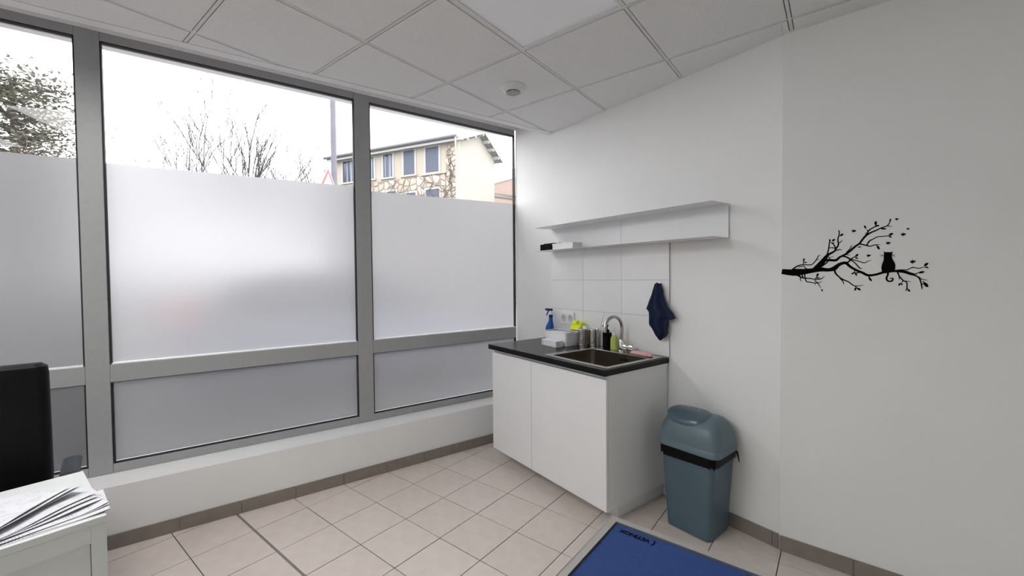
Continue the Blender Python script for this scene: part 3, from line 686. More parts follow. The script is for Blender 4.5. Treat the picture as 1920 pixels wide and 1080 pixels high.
# ================================================================== WALL DECAL
wd = thing('wall_decal', 'black vinyl decal of a branch with a sitting cat and flying birds', 'wall decal', (PR.x, PR.y, 0), RA)
m_dec = mat('black_vinyl', (.002, .002, .002), .7, spec=.05)
BRANCH=[[(0.0012,1.5078,0.0271),(0.0408,1.5022,0.0323),(0.0656,1.5028,0.0365),(0.1061,1.5062,0.0274),(0.1378,1.5115,0.0228),(0.1689,1.5157,0.0215),(0.1995,1.5128,0.017),(0.222,1.5195,0.0211),(0.2404,1.5378,0.0157),(0.2586,1.5458,0.0136),(0.2696,1.5441,0.013),(0.2841,1.5275,0.0114),(0.3057,1.5109,0.0103),(0.3304,1.4968,0.0112),(0.3514,1.4843,0.0112),(0.3786,1.4871,0.0101),(0.4053,1.4971,0.011),(0.4316,1.502,0.0109),(0.4511,1.5026,0.0098),(0.4768,1.497,0.0078),(0.4958,1.4881,0.0068),(0.5145,1.4814,0.0058),(0.5269,1.4706,0.0057),(0.5333,1.4492,0.0048),(0.5374,1.4185,0.0024)],[(0.1378,1.5139,0.0163),(0.161,1.5351,0.0242),(0.1801,1.5609,0.0214),(0.1951,1.5865,0.0128),(0.2212,1.6043,0.0084),(0.2285,1.618,0.0074),(0.2376,1.6363,0.0063),(0.2355,1.6645,0.0052),(0.2398,1.6829,0.0052),(0.2407,1.7015,0.0042)],[(0.1932,1.5866,0.0064),(0.1986,1.6148,0.0053),(0.2021,1.6477,0.0048),(0.2039,1.6594,0.0042)],[(0.1985,1.6219,0.0042),(0.2136,1.6235,0.0042),(0.2267,1.6204,0.0053),(0.2172,1.6421,0.0047),(0.2077,1.6497,0.0042)],[(0.2268,1.6087,0.0053),(0.2434,1.6126,0.0042),(0.2515,1.6108,0.0021)],[(0.2375,1.6456,0.0042),(0.2467,1.6497,0.0042),(0.2528,1.6587,0.0021)],[(0.18,1.5633,0.0128),(0.2066,1.5614,0.0117),(0.2291,1.5607,0.0116),(0.2437,1.5752,0.0094),(0.2655,1.5883,0.0094),(0.2834,1.6037,0.0093),(0.3011,1.6235,0.0093),(0.3185,1.6385,0.0082),(0.3288,1.6561,0.0081),(0.3425,1.6756,0.0091),(0.3596,1.6879,0.0071),(0.3798,1.6975,0.006),(0.3964,1.7073,0.005),(0.4162,1.7145,0.0044),(0.4243,1.727,0.0039),(0.4274,1.7421,0.003)],[(0.4129,1.7148,0.004),(0.4333,1.7108,0.002)],[(0.3459,1.6821,0.0061),(0.3509,1.6975,0.0061),(0.3661,1.7098,0.005),(0.3762,1.7156,0.005),(0.3897,1.7176,0.003)],[(0.3509,1.6953,0.004),(0.3422,1.7036,0.002)],[(0.3407,1.6884,0.0025),(0.3425,1.6756,0.0041)],[(0.3186,1.6363,0.0061),(0.343,1.6281,0.0061),(0.3585,1.6227,0.005),(0.3738,1.6286,0.0045),(0.394,1.6275,0.002)],[(0.3447,1.628,0.0051),(0.3548,1.6477,0.0061),(0.3701,1.6579,0.0045),(0.3835,1.666,0.0045),(0.4035,1.6668,0.004),(0.42,1.6679,0.004),(0.4299,1.665,0.0025)],[(0.3805,1.6282,0.0035),(0.3857,1.6168,0.003)],[(0.2691,1.5974,0.0052),(0.2833,1.6152,0.0041),(0.2885,1.6334,0.0021)],[(0.2619,1.5884,0.0052),(0.2836,1.5829,0.0021)],[(0.2291,1.5593,0.0074),(0.2474,1.5774,0.0073),(0.2656,1.5767,0.0073),(0.2838,1.5621,0.0072),(0.2767,1.5508,0.0073),(0.2659,1.5442,0.0073)],[(0.2838,1.5621,0.0072),(0.298,1.5731,0.0041),(0.3086,1.5796,0.0031)],[(0.2874,1.562,0.0052),(0.3123,1.5543,0.0041),(0.3369,1.5444,0.0041),(0.3507,1.5522,0.003),(0.3626,1.555,0.002)],[(0.2874,1.5597,0.0041),(0.3054,1.5407,0.0046),(0.3197,1.5198,0.0051),(0.3295,1.5173,0.002)],[(0.1688,1.5277,0.0054),(0.1916,1.5486,0.0064),(0.2009,1.5649,0.0053),(0.2028,1.572,0.0042),(0.1932,1.5866,0.0043)],[(0.2028,1.572,0.0032),(0.2177,1.5809,0.0021)],[(0.0657,1.4954,0.0144),(0.0903,1.474,0.0066),(0.1224,1.4704,0.0054),(0.146,1.4655,0.0049),(0.1693,1.4678,0.0048),(0.1846,1.4811,0.0021)],[(0.0842,1.4755,0.0044),(0.0831,1.4608,0.0033),(0.0904,1.4583,0.0022)],[(0.0861,1.4976,0.0055),(0.0963,1.473,0.0055)],[(0.1002,1.4975,0.0055),(0.1085,1.4558,0.0049),(0.1265,1.451,0.0049),(0.1501,1.4462,0.0043),(0.1733,1.4534,0.0021)],[(0.1422,1.4607,0.0049),(0.1579,1.4438,0.0043),(0.1697,1.4222,0.0022)],[(0.1462,1.4462,0.0032),(0.1455,1.435,0.0016)],[(0.146,1.4669,0.0043),(0.1556,1.4823,0.0038)],[(0.0449,1.5131,0.0089),(0.0695,1.5349,0.0066),(0.0938,1.5416,0.0049),(0.1297,1.5407,0.0049),(0.1491,1.5643,0.0043),(0.1587,1.5856,0.0038),(0.1652,1.5877,0.0021)],[(0.1511,1.5657,0.0038),(0.1608,1.5663,0.0021)],[(0.0938,1.5416,0.0038),(0.0977,1.5587,0.0038)],[(0.0969,1.5523,0.0033),(0.1117,1.5548,0.0022)],[(0.0736,1.5298,0.0044),(0.0959,1.5342,0.0044),(0.106,1.5218,0.0044),(0.118,1.5191,0.0033)],[(0.2239,1.5147,0.0084),(0.2278,1.4958,0.0074),(0.2446,1.4745,0.0063),(0.2594,1.4628,0.0063),(0.2776,1.4534,0.0052),(0.3029,1.4327,0.0046),(0.3352,1.4375,0.002)],[(0.2447,1.4722,0.0052),(0.2577,1.4534,0.0042),(0.2607,1.4385,0.0021)],[(0.3029,1.4327,0.0041),(0.3119,1.4213,0.0031)],[(0.3004,1.511,0.0041),(0.3023,1.4949,0.0031)],[(0.3514,1.4829,0.0051),(0.3601,1.467,0.004)],[(0.4446,1.504,0.0069),(0.4639,1.5081,0.0049),(0.4861,1.5077,0.0044),(0.5048,1.5181,0.0039),(0.5264,1.5142,0.0038),(0.5416,1.5194,0.0029),(0.5568,1.5149,0.0019)],[(0.5048,1.5159,0.0029),(0.5047,1.5233,0.0019)],[(0.4543,1.5017,0.0059),(0.461,1.4797,0.0049),(0.474,1.46,0.0049),(0.4868,1.4491,0.0044),(0.4871,1.4231,0.0039),(0.4834,1.41,0.0019)],[(0.4604,1.4797,0.0039),(0.4619,1.4622,0.002)],[(0.474,1.4578,0.0039),(0.4999,1.4535,0.0019)],[(0.4887,1.4231,0.0034),(0.4935,1.4145,0.0024)],[(0.474,1.4578,0.0039),(0.4694,1.4491,0.0029)],[(0.4894,1.4968,0.0068),(0.5144,1.4878,0.0048),(0.519,1.4921,0.0038),(0.5267,1.4941,0.0029)],[(0.5145,1.4814,0.0038),(0.5331,1.4714,0.0019)],[(0.527,1.4685,0.0043),(0.5392,1.4641,0.0033),(0.555,1.4599,0.0019)],[(0.5393,1.4556,0.0038),(0.5455,1.4492,0.0029)],[(0.535,1.4364,0.0033),(0.541,1.4471,0.0029)],[(0.5366,1.4322,0.0029),(0.5412,1.4258,0.0014)],[(0.4575,1.5038,0.0069),(0.4862,1.5003,0.0058),(0.4957,1.4924,0.0058)]]
WHISK=[[(0.4061,1.5766,0.002),(0.3921,1.5817,0.001)],[(0.4061,1.5766,0.002),(0.3929,1.5732,0.001)],[(0.4357,1.5768,0.002),(0.447,1.5794,0.001)],[(0.4357,1.5768,0.002),(0.4462,1.5698,0.001)]]
TAIL=[[(0.4225,1.5,0.0079),(0.4213,1.4845,0.0069),(0.4172,1.4712,0.007),(0.4196,1.4601,0.007),(0.4289,1.4548,0.0069),(0.438,1.4601,0.0059),(0.4392,1.4689,0.0049),(0.4336,1.4702,0.004),(0.4294,1.4658,0.003)]]
CAT=[(0.4003,1.5016),(0.3984,1.5204),(0.4009,1.5381),(0.4064,1.5558),(0.4062,1.5735),(0.4071,1.5846),(0.4059,1.5966),(0.4126,1.5919),(0.4215,1.5924),(0.4307,1.5911),(0.4378,1.5951),(0.4356,1.5834),(0.4348,1.5724),(0.4376,1.5569),(0.4442,1.5435),(0.4476,1.5325),(0.4471,1.5149),(0.4453,1.5009)]
LEAF=[[(0.0963,1.5564),(0.1001,1.5604),(0.1017,1.566),(0.101,1.5711),(0.099,1.5756),(0.0958,1.5724),(0.0938,1.5679),(0.0938,1.562)],[(0.0983,1.5513),(0.102,1.5496),(0.1061,1.5498),(0.1093,1.5514),(0.1116,1.5538),(0.1087,1.5552),(0.1052,1.5556),(0.1013,1.5543)],[(0.1514,1.4789),(0.1567,1.4812),(0.1601,1.4861),(0.1607,1.4916),(0.1598,1.4972),(0.1555,1.4955),(0.1519,1.4919),(0.1502,1.4859)],[(0.1491,1.4727),(0.1534,1.47),(0.1585,1.4693),(0.1628,1.4704),(0.1662,1.4726),(0.1628,1.4748),(0.1585,1.476),(0.1534,1.4754)],[(0.1706,1.4169),(0.1705,1.4118),(0.1723,1.4074),(0.1751,1.4048),(0.1782,1.4037),(0.1783,1.4078),(0.1773,1.4118),(0.1745,1.4154)],[(0.2025,1.6688),(0.2005,1.6637),(0.2007,1.658),(0.2025,1.6534),(0.2053,1.65),(0.2069,1.6541),(0.2073,1.659),(0.2058,1.6645)],[(0.2115,1.6559),(0.2168,1.6547),(0.2217,1.6567),(0.2246,1.6608),(0.2262,1.6658),(0.2219,1.6668),(0.2175,1.6659),(0.2135,1.6621)],[(0.2116,1.6484),(0.2141,1.6454),(0.2173,1.6439),(0.2202,1.6441),(0.2226,1.6453),(0.2207,1.6477),(0.218,1.6494),(0.2146,1.6498)],[(0.2383,1.7113),(0.2369,1.7066),(0.2372,1.7012),(0.2387,1.6969),(0.2409,1.6936),(0.242,1.6974),(0.2423,1.702),(0.241,1.7072)],[(0.2422,1.6792),(0.2478,1.6782),(0.2529,1.6804),(0.2561,1.6846),(0.2579,1.6897),(0.2534,1.6906),(0.2488,1.6896),(0.2445,1.6855)],[(0.3341,1.7247),(0.3336,1.7186),(0.3354,1.7128),(0.3384,1.709),(0.3419,1.7068),(0.3422,1.7117),(0.3413,1.7168),(0.3384,1.7218)],[(0.3748,1.7213),(0.3794,1.725),(0.3812,1.7307),(0.3801,1.7362),(0.3773,1.7413),(0.3736,1.7383),(0.3712,1.7339),(0.3714,1.7276)],[(0.3721,1.7205),(0.3767,1.7176),(0.3822,1.7165),(0.3867,1.7172),(0.3903,1.7189),(0.3867,1.7212),(0.3821,1.7227),(0.3767,1.7226)],[(0.4258,1.7315),(0.4291,1.7346),(0.4307,1.7393),(0.4304,1.7439),(0.429,1.7482),(0.4263,1.7458),(0.4244,1.7421),(0.4241,1.7368)],[(0.3938,1.7031),(0.3994,1.6994),(0.4059,1.6981),(0.4114,1.6991),(0.4157,1.7013),(0.4113,1.7042),(0.4059,1.7061),(0.3993,1.7058)],[(0.4219,1.6698),(0.4275,1.6683),(0.433,1.6702),(0.4366,1.6743),(0.4389,1.6794),(0.4344,1.6807),(0.4295,1.68),(0.4248,1.6762)],[(0.4229,1.6666),(0.4247,1.6623),(0.4277,1.6594),(0.4308,1.6587),(0.4336,1.6592),(0.4322,1.6627),(0.4299,1.6657),(0.4264,1.6673)],[(0.3816,1.6243),(0.3813,1.6168),(0.3837,1.6103),(0.3875,1.6066),(0.3918,1.6047),(0.3921,1.6107),(0.3908,1.6166),(0.387,1.6219)],[(0.3108,1.6198),(0.3151,1.6183),(0.3199,1.6186),(0.3237,1.6203),(0.3266,1.6226),(0.3232,1.6238),(0.3191,1.6241),(0.3144,1.6227)],[(0.3018,1.5739),(0.3074,1.574),(0.312,1.5774),(0.3144,1.5824),(0.3152,1.5881),(0.3108,1.5881),(0.3064,1.586),(0.303,1.5809)],[(0.3004,1.5711),(0.3036,1.5668),(0.308,1.5644),(0.312,1.5642),(0.3155,1.5653),(0.3129,1.5687),(0.3094,1.5714),(0.3048,1.5724)],[(0.2875,1.4911),(0.2926,1.4899),(0.2979,1.4914),(0.3016,1.4947),(0.3042,1.4988),(0.3002,1.4998),(0.2956,1.4992),(0.2908,1.4962)],[(0.3038,1.4997),(0.3023,1.4936),(0.3032,1.4876),(0.3059,1.4834),(0.3094,1.4807),(0.3106,1.4856),(0.3105,1.4909),(0.3081,1.4963)],[(0.3059,1.4987),(0.3091,1.4957),(0.3133,1.4941),(0.3169,1.4943),(0.3198,1.4953),(0.3173,1.4978),(0.3139,1.4996),(0.3097,1.5)],[(0.3528,1.4745),(0.3535,1.4668),(0.3566,1.4603),(0.3608,1.4567),(0.3654,1.4551),(0.3649,1.4612),(0.3628,1.4673),(0.3585,1.4724)],[(0.3024,1.4084),(0.3065,1.4116),(0.3088,1.4168),(0.3087,1.4219),(0.3073,1.4266),(0.3039,1.4241),(0.3014,1.4201),(0.3006,1.4143)],[(0.3099,1.4225),(0.3125,1.4161),(0.317,1.4122),(0.3216,1.4116),(0.3259,1.4129),(0.3238,1.4181),(0.3204,1.4222),(0.3153,1.4241)],[(0.5414,1.5238),(0.5472,1.5235),(0.5523,1.5269),(0.5552,1.5323),(0.5566,1.5384),(0.552,1.5387),(0.5473,1.5368),(0.5432,1.5314)],[(0.5435,1.5199),(0.5468,1.5162),(0.551,1.5144),(0.5547,1.5146),(0.5578,1.516),(0.5552,1.519),(0.5518,1.5211),(0.5474,1.5216)],[(0.5229,1.4935),(0.5291,1.4908),(0.5361,1.4914),(0.5416,1.4945),(0.5456,1.4988),(0.5406,1.501),(0.5347,1.5015),(0.528,1.4989)],[(0.4582,1.4348),(0.4622,1.4358),(0.465,1.4391),(0.466,1.4432),(0.4659,1.4476),(0.4628,1.4469),(0.46,1.4447),(0.4582,1.4403)],[(0.4663,1.4476),(0.4661,1.443),(0.4676,1.4395),(0.4699,1.4379),(0.4726,1.4376),(0.4727,1.4412),(0.4719,1.4446),(0.4696,1.4471)],[(0.4896,1.4197),(0.4899,1.414),(0.4922,1.4097),(0.4953,1.4078),(0.4986,1.4076),(0.4984,1.4122),(0.497,1.4165),(0.4938,1.4194)],[(0.5412,1.451),(0.5422,1.4411),(0.5463,1.4334),(0.5516,1.4297),(0.5573,1.4289),(0.5565,1.4368),(0.5538,1.4442),(0.5482,1.4498)]]
BIRD=[[(0.442,1.743),(0.4449,1.7439),(0.4431,1.7487),(0.4471,1.7455),(0.4493,1.7504),(0.4508,1.7456),(0.4545,1.7464),(0.4568,1.7432),(0.4539,1.7403),(0.4509,1.7399),(0.4502,1.7353),(0.4479,1.7401),(0.445,1.737),(0.4457,1.741)],[(0.4818,1.6949),(0.4843,1.6957),(0.4827,1.6998),(0.4861,1.6972),(0.488,1.7014),(0.4893,1.6973),(0.4924,1.698),(0.4943,1.6953),(0.4918,1.6928),(0.4893,1.6924),(0.4887,1.6884),(0.4868,1.6926),(0.4843,1.6898),(0.4849,1.6933)],[(0.4624,1.6708),(0.4663,1.672),(0.4639,1.6784),(0.4692,1.6743),(0.4721,1.6809),(0.4742,1.6745),(0.479,1.6757),(0.482,1.6715),(0.4782,1.6675),(0.4742,1.6668),(0.4733,1.6607),(0.4703,1.6671),(0.4664,1.6627),(0.4673,1.6682)],[(0.4115,1.6338),(0.4153,1.6351),(0.4129,1.6411),(0.4181,1.6373),(0.4209,1.6436),(0.4229,1.6376),(0.4276,1.6388),(0.4305,1.6348),(0.4268,1.6309),(0.423,1.6302),(0.4221,1.6244),(0.4192,1.6304),(0.4154,1.6262),(0.4163,1.6315)],[(0.3428,1.5778),(0.3465,1.579),(0.3442,1.5847),(0.3493,1.5812),(0.352,1.5872),(0.3539,1.5815),(0.3586,1.5827),(0.3614,1.579),(0.3577,1.5752),(0.354,1.5745),(0.3531,1.5689),(0.3503,1.5747),(0.3466,1.5706),(0.3475,1.5756)],[(0.2861,1.7002),(0.2901,1.7013),(0.2876,1.7075),(0.293,1.7035),(0.296,1.7097),(0.298,1.7037),(0.303,1.7048),(0.306,1.7007),(0.302,1.6969),(0.2981,1.6963),(0.2971,1.6905),(0.2941,1.6966),(0.2901,1.6925),(0.2911,1.6977)],[(0.4942,1.5438),(0.4985,1.5454),(0.4958,1.5524),(0.5018,1.548),(0.505,1.5556),(0.5072,1.5486),(0.5126,1.5501),(0.5159,1.5455),(0.5116,1.5408),(0.5073,1.5399),(0.5063,1.533),(0.503,1.54),(0.4987,1.535),(0.4997,1.5412)]]

TH = .0006
def ribbon(g, pts, dy=0):
    # Catmull-Rom smoothing then a flat strip with thickness
    P = [Vector((p[0], p[1], p[2])) for p in pts]
    if len(P) > 2:
        S = []
        for k in range(len(P)-1):
            a, b, c, d = P[max(k-1, 0)], P[k], P[k+1], P[min(k+2, len(P)-1)]
            for q in range(4):
                t = q/4; S.append(.5*((2*b)+(c-a)*t+(2*a-5*b+4*c-d)*t*t+(3*b-a-3*c+d)*t**3))
        S.append(P[-1]); P = S
    v = []; n = len(P)
    for k in range(n):
        t = P[min(k+1, n-1)] - P[max(k-1, 0)]; L = math.hypot(t.x, t.y) or 1; nx, nz = -t.y/L, t.x/L; w = max(.0006, P[k].z/2)
        for y in (-.0003-dy, -TH-dy):
            v.append((P[k].x+nx*w, y, P[k].y+nz*w)); v.append((P[k].x-nx*w, y, P[k].y-nz*w))
    f = [(0, 1, 3, 2), (4*n-4, 4*n-2, 4*n-1, 4*n-3)]
    for k in range(n-1):
        a = 4*k; b = a+4; f += [(a+2, a+3, b+3, b+2), (a, b, b+1, a+1), (a, a+2, b+2, b), (a+1, b+1, b+3, a+3)]
    g.add(v, f)
def flat(g, poly, dy=0):
    n = len(poly); v = [(x, -.0003-dy, z) for x, z in poly] + [(x, -TH-dy, z) for x, z in poly]
    g.add(v, [tuple(range(n)), tuple(range(2*n-1, n-1, -1))] + [(i, (i+1) % n, n+(i+1) % n, n+i) for i in range(n)])
g = G()
for k, s in enumerate(BRANCH): ribbon(g, s, k*.000008)
g.build('branch', m_dec, wd)
for p in LEAF: g = G(); flat(g, p, .0006); g.build('leaf', m_dec, wd)
for p in BIRD: g = G(); flat(g, p); g.build('bird', m_dec, wd)
g = G(); flat(g, CAT, .0008)
for s in WHISK: ribbon(g, s, .0008)
g.build('cat', m_dec, wd)
g = G(); ribbon(g, TAIL[0], .0008); g.build('cat_tail', m_dec, wd)

# ================================================================== EXAM TABLE (foreground right)
tx0, tx1, ty0, ty1, tz = -.471, .78, .40, 1.027, .85
et = thing('exam_table', 'steel-edged examination table with a royal blue mat', 'table', ((tx0+tx1)/2, (ty0+ty1)/2, 0), 0)
hw, hd2 = (tx1-tx0)/2, (ty1-ty0)/2
m_st2 = mat('satin_steel', (.60, .58, .55), .32, metal=.85, var=.03, scale=10)
b = .0185
g = G()
for lo, hi in (((-hw, hd2-b), (hw, hd2)), ((-hw, -hd2), (hw, -hd2+b)), ((-hw, -hd2+b), (-hw+b, hd2-b)), ((hw-b, -hd2+b), (hw, hd2-b))): g.box((lo[0], lo[1], tz-.035), (hi[0], hi[1], tz))
g.build('rim', m_st2, et)
G().box((-hw-.0012, -hd2, tz-.030), (-hw+.0006, hd2, tz+.0012), .0005).build('edge_lip', m_chrome, et)
G().box((-hw+b, -hd2+b, tz-.030), (hw-b, hd2-b, tz-.012)).build('top_plate', m_st2, et)
mt = G().box((-hw+b+.0035, -hd2+b+.0035, tz-.012), (hw-b-.0035, hd2-b-.0035, tz-.004), .0015).build('mat', mat('royal_blue_mat', (.010, .045, .20), .75, var=.10, scale=90, bump=.35, bscale=500), et)
for sx in (-1, 1):
    for sy in (-1, 1): G().box((sx*(hw-.06)-.018, sy*(hd2-.06)-.018, .001), (sx*(hw-.06)+.018, sy*(hd2-.06)+.018, tz-.031), .002).build('leg', m_st2, et)
g = G()
for sy in (-1, 1): g.box((-hw+.08, sy*(hd2-.06)-.012, .16), (hw-.08, sy*(hd2-.06)+.012, .20))
for sx in (-1, 1): g.box((sx*(hw-.06)-.012, -hd2+.08, .16), (sx*(hw-.06)+.012, hd2-.08, .20))
g.build('lower_frame', m_st2, et)
cu = bpy.data.curves.new('logo', 'FONT'); cu.body = 'VETINOX'; cu.size = .0185; cu.extrude = .0002; cu.align_x = 'LEFT'; cu.offset = .0007; cu.space_character = 1.0
to = bpy.data.objects.new('logo_tmp', cu); COL.objects.link(to)
dg = bpy.context.evaluated_depsgraph_get(); me = bpy.data.meshes.new_from_object(to.evaluated_get(dg)); bpy.data.objects.remove(to)
m_logo = mat('navy_print', (.001, .002, .010), .7, spec=.1); me.materials.clear(); me.materials.append(m_logo)
lg = bpy.data.objects.new('lettering', me); COL.objects.link(lg); lg.parent = mt
xs_ = [v.co.x for v in me.vertices]; sc = .078/(max(xs_)-min(xs_))
cx_, cy_ = (tx0+tx1)/2, (ty0+ty1)/2
lg.scale = (sc, 1.0, 1); lg.rotation_euler = (0, 0, PI); lg.location = (-.356-cx_, .9900-cy_, tz-.0034)
g = G(); pts = []
for k in range(11):
    a = math.radians(110 + 14*k); pts.append((-.352-cx_+.004-.011*math.cos(a)*.9, .9835-cy_-.012*math.sin(a-PI/2)*0 + .0135*math.cos(math.radians(-70+14*k)-PI/2)*0 + .013*math.sin(math.radians(-70+14*k)), tz-.0035))
pts = [(-.3515-cx_+.007*math.cos(math.radians(-75+15*k)), .9835-cy_+.0125*math.sin(math.radians(-75+15*k)), tz-.0037) for k in range(11)]
rr = [.0003+.0011*math.sin(PI*min(1, (k+.6)/11)) for k in range(11)]
v = []; f = []
for k, (x, y, z) in enumerate(pts):
    a = math.radians(-75+15*k); w = rr[k]*1.5
    for e in (-1, 1): v += [(x+e*w*math.cos(a), y+e*w*math.sin(a), z-.0002), (x+e*w*math.cos(a), y+e*w*math.sin(a), z+.0002)]
for k in range(10):
    a = 4*k; c = a+4; f += [(a+1, a+3, c+3, c+1), (a, c, c+2, a+2), (a, a+1, c+1, c), (a+2, c+2, c+3, a+3)]
mesh_obj('logo_swoosh', v, f, m_logo, mt)

# ================================================================== DESK CABINET, PAPERS, CHAIR (left foreground)
dx0, dx1, dy1, dz = -2.345, -1.840, .229, .74
dk = thing('desk', 'white desk with a recessed front panel and papers on top', 'desk', ((dx0+dx1)/2, -.371, 0), 0)
hx, hy = (dx1-dx0)/2, .6
m_desk = mat('white_desk_laminate', (.66, .68, .675), .4, var=.01)
G().box((-hx, -hy, dz-.022), (hx, hy, dz), .001).build('desktop', m_desk, dk)
for sy in (1, -1): G().box((-hx+.002, sy*(hy-.019)-.018, .001), (hx-.001, sy*(hy-.019)+.018, dz-.0225)).build('side_panel', m_desk, dk)
G().box((hx-.020, -hy+.0375, dz-.075), (hx-.001, hy-.0375, dz-.0225)).build('top_rail', m_desk, dk)
G().box((hx-.020, -hy+.0375, .02), (hx-.001, hy-.0375, .08)).build('bottom_rail', m_desk, dk)
G().box((hx-.019, -.02, .081), (hx-.008, hy-.0395, dz-.077)).build('front_panel', m_desk, dk)
G().box((hx-.019, -hy+.0395, .081), (hx-.008, -.023, dz-.077)).build('front_panel', m_desk, dk)

def paper_mat(name, seed, c=(.64, .64, .67)):
    m = bpy.data.materials.new(name); m.use_nodes = True; n = m.node_tree.nodes; l = m.node_tree.links; b_ = n['Principled BSDF']; b_.inputs['Roughness'].default_value = .7
    tc = n.new('ShaderNodeTexCoord'); sp = n.new('ShaderNodeSeparateXYZ'); l.new(tc.outputs['Object'], sp.inputs[0])
    # printed lines across the sheet, broken into words by noise
    w = n.new('ShaderNodeMath'); w.operation = 'MULTIPLY'; w.inputs[1].default_value = 150; l.new(sp.outputs[1], w.inputs[0])
    fr = n.new('ShaderNodeMath'); fr.operation = 'FRACT'; l.new(w.outputs[0], fr.inputs[0])
    lt = n.new('ShaderNodeMath'); lt.operation = 'LESS_THAN'; lt.inputs[1].default_value = .30; l.new(fr.outputs[0], lt.inputs[0])
    no = n.new('ShaderNodeTexNoise'); no.inputs['Scale'].default_value = 26 + seed; no.inputs['Detail'].default_value = 3; l.new(tc.outputs['Object'], no.inputs['Vector'])
    gt = n.new('ShaderNodeMath'); gt.operation = 'GREATER_THAN'; gt.inputs[1].default_value = .55; l.new(no.outputs[0], gt.inputs[0])
    mu = n.new('ShaderNodeMath'); mu.operation = 'MULTIPLY'; l.new(lt.outputs[0], mu.inputs[0]); l.new(gt.outputs[0], mu.inputs[1])
    mx = n.new('ShaderNodeMixRGB'); mx.inputs[1].default_value = c + (1,); mx.inputs[2].default_value = (.38, .38, .43, 1); l.new(mu.outputs[0], mx.inputs[0]); l.new(mx.outputs[0], b_.inputs[0])
    return m
pm = [paper_mat('printed_paper_%d' % k, k*4) for k in range(3)]
def sheet(cx, cy, rz, z, liftf, label, m, w=.21, h=.297):
    NU, NV = 10, 14; v = []; f = []
    for s in (0, 1):
        for a in range(NU+1):
            for c in range(NV+1):
                x, y = (a/NU-.5)*w, (c/NV-.5)*h; v.append((x, y, liftf(a/NU, c/NV) - s*.0004))
    N = (NU+1)*(NV+1)
    for a in range(NU):
        for c in range(NV):
            q = a*(NV+1)+c; f.append((q, q+1, q+NV+2, q+NV+1)); f.append((N+q, N+q+NV+1, N+q+NV+2, N+q+1))
    for a in range(NU):
        for c in (0, NV): q = a*(NV+1)+c; f.append((q, q+NV+1, N+q+NV+1, N+q))
    for c in range(NV):
        for a in (0, NU): q = a*(NV+1)+c; f.append((q, N+q, N+q+1, q+1))
    o = mesh_obj('paper_sheet', v, f, m, None, True, 1.0); place(o, (cx, cy, z), rz); tag(o, label, 'paper', 'loose papers on the white desk'); return o
z = dz + .0012
low = [(-1.965, .092, .02, 'lowest paper sheet, its edge overhanging the desk corner'),
       (-1.972, .097, -.05, 'paper sheet second from the bottom of the desk pile'),
       (-1.985, .088, .06, 'paper sheet third from the bottom of the desk pile'),
       (-1.98, .080, .14, 'paper sheet under the fanned top sheets of the desk pile')]
for k, (x, y, r, lb) in enumerate(low):
    sheet(x, y, r, z + k*.0016, (lambda k: lambda u, v: .010*max(0, v-.75)**1.5*8*(.4+.3*k)*u)(k), lb, pm[k % 3])
z += .0075
mid = [(-2.00, .060, .28, 'crumpled paper sheet in the middle of the desk pile, nearest the bottom of the fan'),
       (-2.01, .050, .40, 'curled paper sheet in the middle of the desk pile'),
       (-2.02, .048, .52, 'curled paper sheet just under the top sheets of the desk pile')]
for k, (x, y, r, lb) in enumerate(mid):
    sheet(x, y, r, z + k*.0025, (lambda k: lambda u, v: .008*(u**2)*(v)*(1+.3*k) + .002*math.sin(9*v+k))(k), lb, pm[(k+1) % 3])
z += .009
topp = [(-2.055, .018, .62, 'printed sheet below the topmost two on the desk pile'),
        (-2.045, .010, .70, 'printed sheet second from the top of the desk pile'),
        (-2.04, -.010, .79, 'topmost printed sheet of the desk pile, nearest the photo edge')]
for k, (x, y, r, lb) in enumerate(topp):
    sheet(x, y, r, z + k*.003, (lambda k: lambda u, v: .022*u**2*(.4+.6*v) - .004*(1-u) + .0015*math.sin(7*v+2*k))(k), lb, pm[k % 3])

# office chair
ch = thing('office_chair', 'black high-backed office chair between the desk and the window', 'chair', (-2.77, -.052, 0), math.radians(82))
m_lea = mat('black_leather', (.003, .003, .004), .5, var=.2, scale=20, spec=.15, bump=.15, bscale=160)
m_arm = mat('dark_grey_arm_pad', (.035, .045, .055), .45)
# local: x = chair's right, y = forward (faces the window)
def pad(w, d, r, z0, z1, y=0, x=0, e=.02):
    return G().loft([rrect(w-2*e, d-2*e, r, z0, x, y, 5), rrect(w, d, r, z0+e*.7, x, y, 5), rrect(w, d, r, z1-e*.7, x, y, 5), rrect(w-2*e, d-2*e, r, z1, x, y, 5)])
pad(.50, .48, .06, .42, .52, .06).build('seat', m_lea, ch, True)
g = G(); rings = []
for zz, w, y, dd in ((.50, .44, -.17, .07), (.52, .47, -.175, .09), (.70, .49, -.185, .10), (.95, .49, -.20, .10), (1.12, .49, -.215, .09), (1.150, .485, -.217, .075), (1.163, .455, -.218, .045)):
    rings.append(rrect(w, dd, min(.035, dd/2-.002), zz, 0, y, 5))
g.loft(rings).build('backrest', m_lea, ch, True)
for sx in (1, -1):
    pad(.062, .25, .020, .636, .660, .01, sx*.285, .008).build('armrest', m_arm, ch, True)
    G().tube([(sx*.23, .06, .44), (sx*.285, .06, .46), (sx*.292, .05, .55), (sx*.287, .04, .632)], [.014, .016, .015, .014], 10).build('arm_support', m_blackp, ch, True)
G().lathe([(.06, .40), (.06, .425), (.028, .40), (.028, .20), (.040, .17), (.045, .10), (.03, .085)][::-1], n=20).build('gas_column', m_blackp, ch, True)
